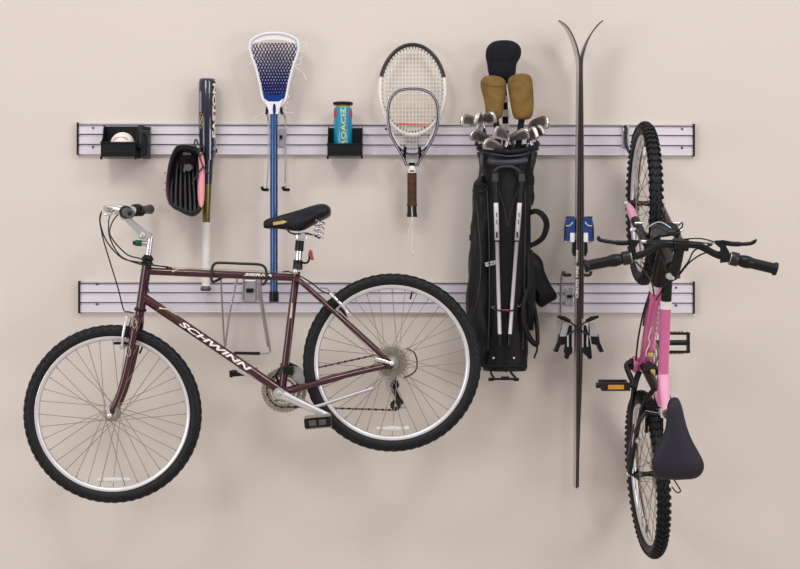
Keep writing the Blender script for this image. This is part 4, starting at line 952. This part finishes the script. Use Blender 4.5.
# rear derailleur
rd = MB(); rd.prism([K(x, y, -.066) for x, y in ((384.5, 380), (392, 378), (396, 381), (394.5, 389), (397, 398), (403, 407), (401, 411), (395, 407), (390, 397), (386, 388))], (0, -.010, 0))
rd.cyl(K(396, 381, -.072), K(392, 372, -.068), .006, n=8); rd.cyl(K(400, 409, -.07), K(406, 408.5, -.07), .005, n=8)
rder = rd.build('rear_derailleur', 'alloy', bike, bevel=.0015)
MB().prism([K(x, y, -.06) for x, y in ((394, 382), (398, 381), (398, 386), (396.5, 390), (400, 398), (404, 404), (402, 406), (396, 398), (393.5, 390))], (0, -.006, 0)).build('derailleur_cage', 'black', rder)
for c_ in ((395, 386), (395.5, 406.5)): gear('jockey_wheel', K(*c_), .019 if c_[1] > 400 else .015, 11, ybk(-.058), 'coat', parent=rder, rin=.005, th=.002)
# chain
chn = MB()
def chain(pts, step=.0127):
    tot = 0; seg = []
    for a, b in zip(pts, pts[1:]): seg.append((tot, a, b)); tot += (b - a).length
    n = int(tot / step)
    for i in range(n):
        s0 = (i + .5) * step
        for st0, a, b in seg[::-1]:
            if s0 >= st0: break
        t = (b - a).normalized(); p = a + t * (s0 - st0); u = V((0, 1, 0)); wv = t.cross(u)
        chn.box(p, (.0125 if i % 2 else .0105, .007 if i % 2 else .0045, .0075 if i % 2 else .0052), (t, u, wv))
c0 = K(283, 391, -.047); r0 = .0645
arc = [c0 + V((math.cos(R(a)) * r0, 0, math.sin(R(a)) * r0)) for a in range(72, 292, 10)]
c1 = K(392, 362.5, -.050); r1 = .0385
arc2 = [c1 + V((math.cos(R(a)) * r1, 0, math.sin(R(a)) * r1)) for a in range(100, -82, -15)]
path = [K(394, 411.5, -.055)] + arc[::-1][:0]
chain([c1 + V((math.cos(R(104)) * r1, 0, math.sin(R(104)) * r1))] + arc + [K(395.5, 411.3, -.055), K(399.5, 408, -.055), K(398, 402, -.055), K(392.5, 392, -.055), K(391, 386, -.055), K(396, 379, -.052)] + arc2[::-1])
chn.build('chain', 'chainsteel', bike)
# quick releases
for c_, tip in ((FH, (-.006, .035)), (RH, (-.062, .018))):
    q = MB().lathe([(.011, 0), (.011, .006), (.006, .012), (.0, .012)], c_ + V((0, -.062, 0)), (0, -1, 0), 16)
    p0 = c_ + V((0, -.07, 0)); q.sweep([p0, p0 + V((tip[0] * .5, -.004, tip[1] * .5)), p0 + V((tip[0], -.006, tip[1]))], [.005, .007, .006], .003, up=(0, -1, 0), n=10)
    q.build('quick_release', 'chrome', bike)
# kickstand
ks = MB().sweep(smooth_path([K(300, 397, .03), K(308, 402, .06), K(316, 405, .072), K(345, 396, .080), K(374, 386.5, .088)]), .0062, n=12).build('kickstand', 'alloy', bike)
for x, y in ((268, 389), (262, 374)): pass
MB().sweep([K(248, 372.5, .0), K(256, 378, .0)], .012, .006, n=8).build('cable_guide', 'gear', bike)

# ------------------------------------------------------------------ rack that carries the maroon bicycle
root = thing('bike_rack', 'wall rack with black-coated loop and silver wires carrying the maroon bicycle', 'bike rack', P(247, 355, .02))
bracket(root, 250, 291, wd=.050, h=.085).build('bracket_plate', 'alloy', root, bevel=.003)
MB().box(P(249.7, 290.5, .036), (.028, .010, .018)).build('locking_tab', 'black', root, bevel=.002)
dF = .352
loopm = MB().sweep(smooth_path([P(222, 277.2, .305), P(217, 280.5, .33), P(212.5, 281.5, dF), P(211.3, 277, dF), P(212.3, 268, dF), P(214.0, 264.5, dF), P(219, 262.8, dF), P(240, 263.6, dF), P(258, 264.4, dF), P(264, 266.5, dF), P(266.2, 271, dF), P(266.5, 279, dF), P(264.5, 283.5, dF), P(262, 284.5, .335)], 5), .0052, n=10).build('coated_loop', 'coat', root)
for pts in ([(262, 284.5, .335), (260.5, 281, .30), (262, 300, .22), (269.5, 346, .05), (269, 352, .04), (262, 353.5, .04), (233, 353, .04)],
            [(222, 277.2, .305), (221, 281, .29), (222.5, 310, .18), (225, 347, .05), (230, 352.5, .04), (236, 353, .04)],
            [(237, 279, .07), (230, 312, .06), (225.3, 345, .05)], [(257, 280, .07), (262, 312, .06), (268, 347, .05)],
            [(222, 278, .29), (232, 277, .2), (243, 276, .05), (242.8, 300, .028)], [(262, 281, .29), (260, 277, .2), (257.5, 276, .05), (257.7, 300, .028)]):
    MB().sweep(smooth_path([P(*p) for p in pts]), .0038, n=8).build('wire_rod', 'wire', root)
MB().sweep([P(234, 353, .04), P(260, 353.5, .04)], .0062, n=12).build('bumper_sleeve', 'black', root)

# ------------------------------------------------------------------ pink bicycle
bike2 = thing('bicycle', 'pink girls mountain bicycle hanging upright by its front wheel at the right', 'bicycle', (.916, -.33, .33))
bike_cur = bike2
ZR = P(0, 474, .33).z; X0 = .916; PSI = R(1.5)
def Q(u, v, w_=0.0):
    return V((X0 + w_ * math.cos(PSI) + v * math.sin(PSI), -.33 - v * math.cos(PSI) + w_ * math.sin(PSI), ZR + u))
WB = P(0, 203.5, .33).z - ZR
fb = Matrix.Rotation(R(-.2) - PI / 2, 3, 'Z')
rb = Matrix.Rotation(R(-3.6), 3, 'Y') @ Matrix.Rotation(R(2.0) - PI / 2, 3, 'Z')
wheel(bike2, Q(WB, 0, -.002), fb, .301, .0245, .0125, 'knobby', R(80), None)
RW = .010
wheel(bike2, Q(0, 0, RW), rb, .309, .0245, .0125, 'knobby', R(250), None)
# frame
FO = -.009
HTt, HTb = Q(.775, .53, FO), Q(.835, .405, FO)
CL = Q(.295, .365, FO * .6); BB2 = Q(.411, -.02)
fm = MB()
fm.cyl(Q(.80 - .165, .485 - .04, FO), CL, .0182, .0180, n=20)        # top tube
fm.cyl(Q(.83 - .12, .44 - .145, -.008), BB2 + V((.008, 0, 0)), .028, .026, n=20)  # down tube
fm.lathe([(.023, -.030), (.0245, -.030), (.0245, .036), (.023, .036)], BB2, Q(0, 0, 1) - Q(0, 0, 0), 24)
fm.prism([Q(.64, .44, -.012), Q(.54, .415, -.012), Q(.53, .13, -.012), Q(.66, .26, -.012), Q(.70, .34, -.012)], (.012, 0, 0))
frame2 = fm.build('frame', 'pink', bike2)
lt = MB(); lt.cyl(Q(.395, .389, FO * .7), Q(.27, .43, FO * .5), .0185, .0160, n=20); lt.cyl(CL, Q(.327, .27, -.003), .0175, n=18)
MB().cyl(Q(.327, .27, -.003), BB2, .0172, n=18).build('lower_seat_tube', 'black', frame2)
lt.build('seat_tube', 'pinklight', frame2)
bk = MB(); bk.cyl(HTt, HTb, .021, n=22); bk.cyl(Q(.80, .485, FO), Q(.64, .447, FO), .0184, n=20); bk.cyl(Q(.825, .43, -.008), Q(.71, .297, -.008), .0276, n=20)
bk.build('head_tube', 'black', frame2)
MB().cyl(Q(.655, .4505, FO), Q(.628, .4435, FO), .0194, n=22).build('white_band', 'decal', frame2)
MB().cyl(Q(.72, .309, -.008), Q(.695, .279, -.008), .0288, n=22).build('white_band', 'decal', frame2)
a, b = Q(.64, .43), Q(.50, .40)
for k in range(7):
    t = k / 6; p = Q(.63 - .11 * t, .39 - .06 * t, -.022)
    MB().ball(p, .0015, .004, .007, 8, 6).build('frame_print', 'decal', frame2)
MB().sweep(smooth_path([Q(.56, .30, -.030), Q(.52, .27, -.035), Q(.50, .24, -.026), Q(.47, .22, -.034), Q(.45, .19, -.028)]), .0022, n=6).build('frame_print', 'decal', frame2)
MB().sweep(smooth_path([Q(.66, .26, -.033), Q(.60, .20, -.036), Q(.56, .16, -.034)]), .004, .002, n=6).build('purple_stripe', 'purple', frame2)
MB().sweep(smooth_path([Q(.70, .30, -.03), Q(.62, .2, -.038), Q(.52, .10, -.04), Q(.44, .03, -.036), Q(.42, -.02, -.03)]), .0035, n=8).build('cable', 'cable', bike2)
# stays
for s in (-1, 1):
    MB().sweep(smooth_path([Q(.385, -.02, s * .016 + .002), Q(.33, -.015, s * .036 + .003), Q(.22, -.012, s * .052 + .003), Q(.08, -.004, s * .062 + .007), Q(.0, 0, s * .066 + RW)]), [.0115] * 8 + [.009] * 17, n=12).build('chain_stay', 'black', bike2)
    MB().sweep(smooth_path([Q(.345, .30, s * .012), Q(.315, .27, s * .034), Q(.26, .23, s * .052), Q(.14, .12, s * .058 + .004), Q(.0, 0.0, s * .066 + RW)]), .0085, n=12).build('seat_stay', 'black', bike2)
MB().sweep([Q(.20, .16, -.079 + .010), Q(.06, .035, -.080 + .012)], .0035, n=8).build('stay_stripe', 'purple', bike2)
MB().cyl(Q(.275, .245, -.045), Q(.275, .245, .045), .009, n=12).build('stay_bridge', 'black', bike2)
# fork
crown = Q(.848, .385)
MB().sweep([Q(.850, .372, -.068), Q(.846, .384, -.03), Q(.846, .384, .03), Q(.850, .372, .068)], .020, .022, up=(0, 0, 1), n=14).build('fork_crown', 'black', bike2)
for s in (-1, 1):
    MB().cyl(Q(.852, .372, s * .062), Q(.925, .19, s * .062), .0135, n=14).build('fork_stanchion', 'coat', bike2)
    fl = MB().sweep(smooth_path([Q(.905, .235, s * .057 - .004), Q(.945, .145, s * .057 - .004)]), .0165, n=14).build('fork_slider', 'black', bike2)
    MB().sweep(smooth_path([Q(.945, .145, s * .057 - .004), Q(.975, .08, s * .057 - .003), Q(.998, .04, s * .059 - .003), Q(WB, .006, s * .062 - .002)]), [.017] * 7 + [.0165, .016, .015, .0145, .013, .012, .011, .010, .009, .007, .006, .005], n=14).build('fork_leg_end', 'pinklight' if s < 0 else 'coat', fl)
    # v brakes
    arm = MB().sweep(smooth_path([Q(.905, .235, s * .075), Q(.900, .275, s * .060), Q(.885, .335, s * .052), Q(.882, .35, s * .05)]), .0062, .008, n=10).build('front_brake_arm', 'coat', bike2)
    MB().lathe([(.008, 0), (.008, .02), (.004, .024)], Q(.907, .235, s * .072), V((s, 0, 0)), 12).build('brake_bolt', 'chrome', arm)
    MB().lathe([(.006, 0), (.006, .026)], Q(.93, .25, s * .055), V((s, 0, 0)), 12).build('pad_bolt', 'chrome', arm)
    MB().box(Q(.945, .255, s * .022), (.010, .014, .06)).build('brake_pad', 'black', arm, bevel=.002)
    arm = MB().sweep(smooth_path([Q(.175, .205, s * .072), Q(.215, .235, s * .062), Q(.255, .29, s * .05)]), .006, .008, n=10).build('rear_brake_arm', 'coat', bike2)
    MB().lathe([(.009, 0), (.009, .02), (.005, .024)], Q(.150, .205, s * .060), V((s * .3, -1, -.2)), 12).build('brake_bolt', 'alloy', arm)
    MB().box(Q(.20, .190, s * .028), (.010, .014, .055)).build('brake_pad', 'black', arm, bevel=.002)
    MB().lathe([(.010, 0), (.010, .012), (.006, .016), (0, .016)], Q(WB, 0, s * .062), V((s, 0, 0)), 14).build('axle_nut', 'alloy', bike2)
    MB().lathe([(.010, 0), (.010, .012), (.006, .016), (0, .016)], Q(0, 0, s * .064 + RW), V((s, 0, 0)), 14).build('axle_nut', 'alloy', bike2)
MB().sweep(smooth_path([Q(.885, .34, -.05), Q(.88, .352, 0), Q(.885, .34, .05)]), .0014, n=6).build('straddle_cable', 'alloy', bike2)
MB().sweep(smooth_path([Q(.262, .288, -.05), Q(.255, .298, 0), Q(.262, .288, .05)]), .0014, n=6).build('straddle_cable', 'alloy', bike2)
def C2(pts, r=.0027, m='cable', name='cable'): return MB().sweep(smooth_path([P(*p) for p in pts]), r, n=8).build(name, m, bike2)
C2([(646, 242, .97), (662, 233, .95), (676, 227, .92), (682, 222.5, .88), (682, 227, .82), (676, 232, .76), (668, 233, .71)])
C2([(646, 241.5, .97), (672, 240.5, .985), (700, 242.5, .985), (712, 244.5, .98)], .0023)
C2([(712, 245, .97), (695, 250, .95), (688, 262, .93), (676, 277, .90), (668, 281, .86), (656, 300, .74)])
C2([(722, 252, .96), (705, 253, .97), (690, 262, .96), (679, 275, .92), (670, 283, .84)])
C2([(718, 243, .97), (700, 238.5, .98), (680, 240, .97), (664, 244, .93), (652, 250, .86), (648, 258, .8), (655, 280, .75)], .0023)
C2([(636, 262, .95), (645, 272, .85), (652, 284, .74), (654, 296, .68)])
C2([(671, 228, .72), (660, 222, .70), (650, 226, .70), (646, 232, .7)], .0022, 'alloy', 'brake_noodle')
C2([(673, 478, .60), (678, 486, .62), (680.5, 491, .6), (677, 492.5, .56), (672, 487, .5)], .0026)
MB().prism([Q(u, v, w_) for u, v, w_ in ((.92, .345, -.04), (.92, .345, .045), (.885, .37, .06), (.87, .372, -.05))], (0, 0, .008)).build('fork_brace', 'black', bike2, bevel=.002)
# stem and bar
sm_ = MB(); sm_.cyl(Q(.775, .53, FO), Q(.758, .578, FO), .0150, n=16); sm_.sweep(smooth_path([Q(.735, .575, FO - .004), Q(.765, .605, FO), Q(.81, .622, FO * .3), P(680, 245, .965)]), .0175, .0155, n=14)
sm_.cyl(P(673, 244.5, .965), P(688, 245, .965), .0215, n=18); stm2 = sm_.build('stem', 'black', bike2)
MB().lathe([(.0255, -.004), (.0255, .006), (.021, .012)], HTt, HTt - HTb, 20).build('upper_headset', 'coat', bike2)
MB().lathe([(.0105, 0), (.0105, .018)], P(668.5, 276, .915), (0, -1, 0), 14).build('stem_wedge_bolt', 'chrome', stm2)
MB().box(P(671, 277, .925), (.020, .012, .020)).build('cable_hanger', 'alloy', stm2, bevel=.003)
MB().lathe([(.008, 0), (.008, .014)], P(676, 276.5, .915), (.5, -1, 0), 12).build('hanger_bolt', 'coat', stm2)
BD = .965
bar = [(594, 264, BD), (618, 259.5, BD), (637, 256, BD), (646, 252.5, BD), (655, 247.5, BD), (663, 244.5, BD), (681, 244.2, BD), (697, 245.5, BD), (705, 248.5, BD), (713, 253, BD), (722, 256.5, BD), (740, 260.5, BD), (768, 267, BD)]
MB().sweep(smooth_path([P(*p) for p in bar]), .0118, n=14).build('handlebar', 'black', bike2)
for s, (xa, ya), (xb, yb) in ((-1, (621, 259), (584.5, 266.2)), (1, (739.5, 260.3), (776.5, 269.2))):
    A, B = P(xa, ya, BD), P(xb, yb, BD); n_ = 30; pts = []; rd_ = []
    for i in range(n_ + 1):
        t = i / n_; pts.append(A + (B - A) * t); r_ = .0178 + (.0035 * math.sin(min(1, t / .35) * PI) if t < .35 else 0) + (.0009 if i % 2 else 0)
        if t > .93: r_ = .0225
        rd_.append(r_)
    gr = MB().sweep(pts, rd_, n=18).build('grip', 'black', bike2)
    dr_ = (B - A).normalized()
    sh2 = MB().lathe([(.022, -.032), (.0235, -.028), (.0235, -.006), (.019, -.003)], A, dr_, 20); sh2.build('twist_shifter', 'coat', bike2)
    MB().lathe([(.0205, -.010), (.0212, -.008), (.0205, -.004)], A - dr_ * .024, dr_, 20).build('shifter_ring', 'alloy', bike2)
if True:
    for s, body, blade, bar_ in ((-1, [(637, 258), (629, 257.5), (628, 248), (630.5, 243.5), (627, 240.5), (630, 239.5), (640, 240.5), (638, 244), (635.5, 248)], [(634, 242.5), (622, 242.5), (608, 241.5), (602, 239.5), (599, 236.5), (598.5, 234)], 0),
                           (1, [(720, 263), (730, 262), (729.5, 252), (726, 246), (729.5, 242), (724, 240), (715, 240.5), (714.5, 243.5), (720, 248)], [(722, 242.5), (734, 244), (748, 243.8), (753, 242.5), (755.3, 240.5), (755, 239.8)], 0)):
        if s < 0: blade = [(634, 242), (622, 243), (608, 241.5), (600, 240), (598.5, 238), (599.3, 236.5)]
        bb_ = MB().rings([[P(x, y, d) for x, y in body] for d in (BD - .014, BD + .012)], smooth=False).build('brake_body', 'black', bike2, bevel=.003)
        MB().sweep(smooth_path([P(x, y, BD + .004) for x, y in blade]), [.0085] * 9 + [.0065] * 14 + [.0055] * 8, .006, up=(0, -1, 0), n=10).build('brake_lever', 'black', bike2)
        q = P(641 if s < 0 else 713, 241.5 if s < 0 else 243, BD); MB().cyl(q, q + V((.018 * -s, 0, -.001)), .0062, n=10).build('barrel_adjuster', 'alloy', bb_)
# saddle
st2 = [(397.0, 672.5, 677, .917), (400.5, 669.5, 679.0, .922), (405, 667.8, 681.0, .927), (412, 667.2, 682.7, .931), (421, 667, 684.6, .934), (430, 665.8, 687.3, .936), (439, 662, 690.8, .938), (448, 657, 695.8, .940), (456, 653.5, 700.5, .942), (463, 652, 703.8, .943), (470, 652.7, 703.8, .942), (476, 655.5, 700, .938), (480.2, 660, 693, .930)]
rs = []
for y, l, r_, dt in st2:
    rr = []; n_ = 24; l -= .8; r_ += .8
    for k in range(n_):
        t = 2 * PI * k / n_; ct, st1 = math.cos(t), math.sin(t)
        c_ = (l + r_) / 2; h_ = (r_ - l) / 2
        hh = .014 if st1 < 0 else .030
        if y < 401 or y > 477: hh *= .6
        rr.append(P(c_ + h_ * math.copysign(abs(ct) ** .8, ct), y, dt - .03 + hh * math.copysign(abs(st1) ** .8, st1)))
    rs.append(rr)
sad2 = MB().rings(rs).build('saddle', 'saddle2', bike2, sub=1)
MB().sweep(smooth_path([P(657.5, 448, .912), P(655, 453, .912), P(653.3, 459, .912)]), .002, n=6).build('saddle_trim', 'silverlbl', sad2)
for s in (-1, 1):
    MB().sweep(smooth_path([Q(.27, .575, s * .012), Q(.24, .555, s * .02), Q(.15, .553, s * .022), Q(.10, .575, s * .035)]), .0035, n=8).build('saddle_rail', 'alloy', sad2)
MB().cyl(Q(.28, .40), Q(.212, .555), .0128, n=16).build('seat_post', 'coat', bike2)
MB().lathe([(.0195, -.008), (.0195, .012)], Q(.267, .432), Q(.212, .555) - Q(.28, .40), 18).build('seat_clamp', 'chrome', bike2)
MB().box(Q(.2, .553), (.045, .03, .05)).build('saddle_clamp', 'coat', bike2, bevel=.004)
# cranks, pedals, gears
wd = Q(0, 0, 1) - Q(0, 0, 0)
MB().sweep(smooth_path([BB2 + wd * -.046, BB2 + wd * -.060, BB2 + wd * -.066 + V((0, -.03, -.014)), Q(.345, .125, -.064), Q(.342, .132, -.074)]), [.014] * 6 + [.0105] * 19, n=12).build('crank_arm', 'coat', bike2)
MB().sweep([BB2 + wd * .058, BB2 + wd * .070, Q(.486, -.165, .088)], [.014, .013, .011], n=12).build('crank_arm', 'coat', bike2)
cs2 = MB().lathe([(.075, .0), (.078, .002), (.078, .004), (.062, .004), (.062, 0)], BB2 + wd * .045, wd, 40, closed=True)
for k in range(5):
    a = R(72 * k); dv = V((0, math.cos(a), math.sin(a))); cs2.sweep([BB2 + wd * .047, BB2 + wd * .047 + dv * .07], .008, .002, up=wd, n=8)
cs2.build('chainring', 'gear', bike2)
MB().lathe([(.029, -.040), (.032, -.036), (.032, -.026), (.026, -.020)], BB2, wd, 22).build('crank_boss', 'pink', bike2)
MB().lathe([(.021, -.052), (.023, -.046), (.023, -.040)], BB2, wd, 22).build('bearing_cap', 'black', bike2)
yv = V((0, 1, 0)); zv = V((0, 0, 1))
def ax3(a): return (V((0, math.cos(a), math.sin(a))), wd, V((0, -math.sin(a), math.cos(a))))
pl = pedal(Q(.342, .132, -.136), 0, 0, 'pedal', ax3(R(4)), .105, .085, .030, 'amber', 'pedal')
pr = pedal(Q(.486, -.165, .148), 0, 0, 'black', ax3(R(88)), .118, .070, .028, 'amber')
dr2 = MB().sweep(smooth_path([Q(.42, .06, .0), Q(.40, .09, .03), Q(.38, .07, .04)]), .009, n=10); dr2.box(Q(.395, .08, .006), (.04, .04, .045)); dr2.build('front_derailleur', 'coat', bike2, bevel=.003)
MB().box(Q(.452, .10, .004), (.018, .02, .014)).build('derailleur_clamp', 'gold', bike2, bevel=.002)
MB().box(Q(.385, .11, .010), (.016, .02, .026)).build('cable_pulley', 'gold', bike2, bevel=.002)
cst = MB().lathe([(.052, .040), (.050, .044), (.034, .056), (.02, .058), (.02, .040)], Q(0, 0, 0), wd, 32, closed=True).build('cassette', 'gear', bike2)
chn = MB(); 
for s in (1, -1):
    a = Q(.411 + .0, -.02 + .075 * s, .047); b = Q(0, .04 * s if s > 0 else -.10, .047); chain([a, b])
chn.build('chain', 'gear', bike2)
MB().prism([Q(u, v, .052) for u, v in ((.0, -.02), (.02, -.05), (-.01, -.12), (-.04, -.115), (-.03, -.04))], (.014, 0, 0)).build('rear_derailleur', 'coat', bike2, bevel=.002)
# hook for the pink bicycle
root = thing('wheel_hook', 'black hook with silver plate on the upper rail holding the pink bicycle wheel', 'hook', P(626, 155, .02))
bracket(root, 625.5, 137, wd=.030, h=.085).build('bracket_plate', 'alloy', root, bevel=.002)
MB().sweep(smooth_path([P(624.5, 127, .035), P(626, 128, .045), P(625.8, 142, .045), P(628, 150, .07), P(632, 155, .12), P(637, 155.5, .15), P(641, 152, .165)]), .0065, n=10).build('hook_rod', 'coat', root)
MB().sweep([P(631, 155, .125), P(637, 155.4, .15)], .0068, n=10).build('rubber_sleeve', 'black', root)
MB().sweep([P(624, 126, .033), P(624, 131, .033)], .005, n=10).build('hook_tip', 'chrome', root)

# ------------------------------------------------------------------ light, world, camera
def area(name, loc, rot, sx, sy, power, col=(1, .96, .92)):
    l = bpy.data.lights.new(name, 'AREA'); l.shape = 'RECTANGLE'; l.size = sx; l.size_y = sy; l.energy = power; l.color = col
    o_ = bpy.data.objects.new(name, l); C.objects.link(o_); o_.location = loc; o_.rotation_euler = rot; return o_
area('ceiling_lamp', (-1.5, -2.9, 4.0), (R(38), 0, R(-12)), .8, .8, 28, (1, .965, .94))
area('ceiling_lamp', (1.5, -2.9, 4.0), (R(38), 0, R(12)), .8, .8, 28, (1, .965, .94))
area('side_fill_light', (-4.6, -4.6, 1.7), (R(88), 0, R(-45)), 2.2, 1.8, 62, (.97, .97, 1))  # added pair of side fill lamps to brighten the wall; no window there
area('side_fill_light', (4.6, -4.6, 1.7), (R(88), 0, R(45)), 2.2, 1.8, 62, (.97, .97, 1))
wd_ = bpy.data.worlds.new('room_light'); bpy.context.scene.world = wd_; wd_.use_nodes = True
nt = wd_.node_tree; bg = nt.nodes['Background']
tc = nt.nodes.new('ShaderNodeTexCoord'); sx_ = nt.nodes.new('ShaderNodeSeparateXYZ'); rp = nt.nodes.new('ShaderNodeValToRGB')
mr = nt.nodes.new('ShaderNodeMapRange'); mr.inputs['From Min'].default_value = -1; mr.inputs['From Max'].default_value = 1
nt.links.new(tc.outputs['Generated'], sx_.inputs[0]); nt.links.new(sx_.outputs['Z'], mr.inputs['Value']); nt.links.new(mr.outputs[0], rp.inputs['Fac']); nt.links.new(rp.outputs['Color'], bg.inputs['Color'])
e = rp.color_ramp.elements
e[0].position = .3; e[0].color = (.34, .32, .31, 1); e[1].position = .85; e[1].color = (1, .98, .97, 1)
ne = e.new(.52); ne.color = (.45, .43, .43, 1)
bg.inputs['Strength'].default_value = .98
cam = bpy.data.cameras.new('camera'); co = bpy.data.objects.new('camera', cam); C.objects.link(co)
co.location = (0, -CAM_D, CAM_Z); co.rotation_euler = (PI / 2, 0, 0); cam.sensor_width = 36; cam.lens = F / 800 * 36
sc = bpy.context.scene; sc.camera = co
sc.view_settings.view_transform = 'Standard'; sc.view_settings.look = 'None'; sc.view_settings.gamma = 1; sc.view_settings.use_curve_mapping = False
sc.view_settings.exposure = 0.0
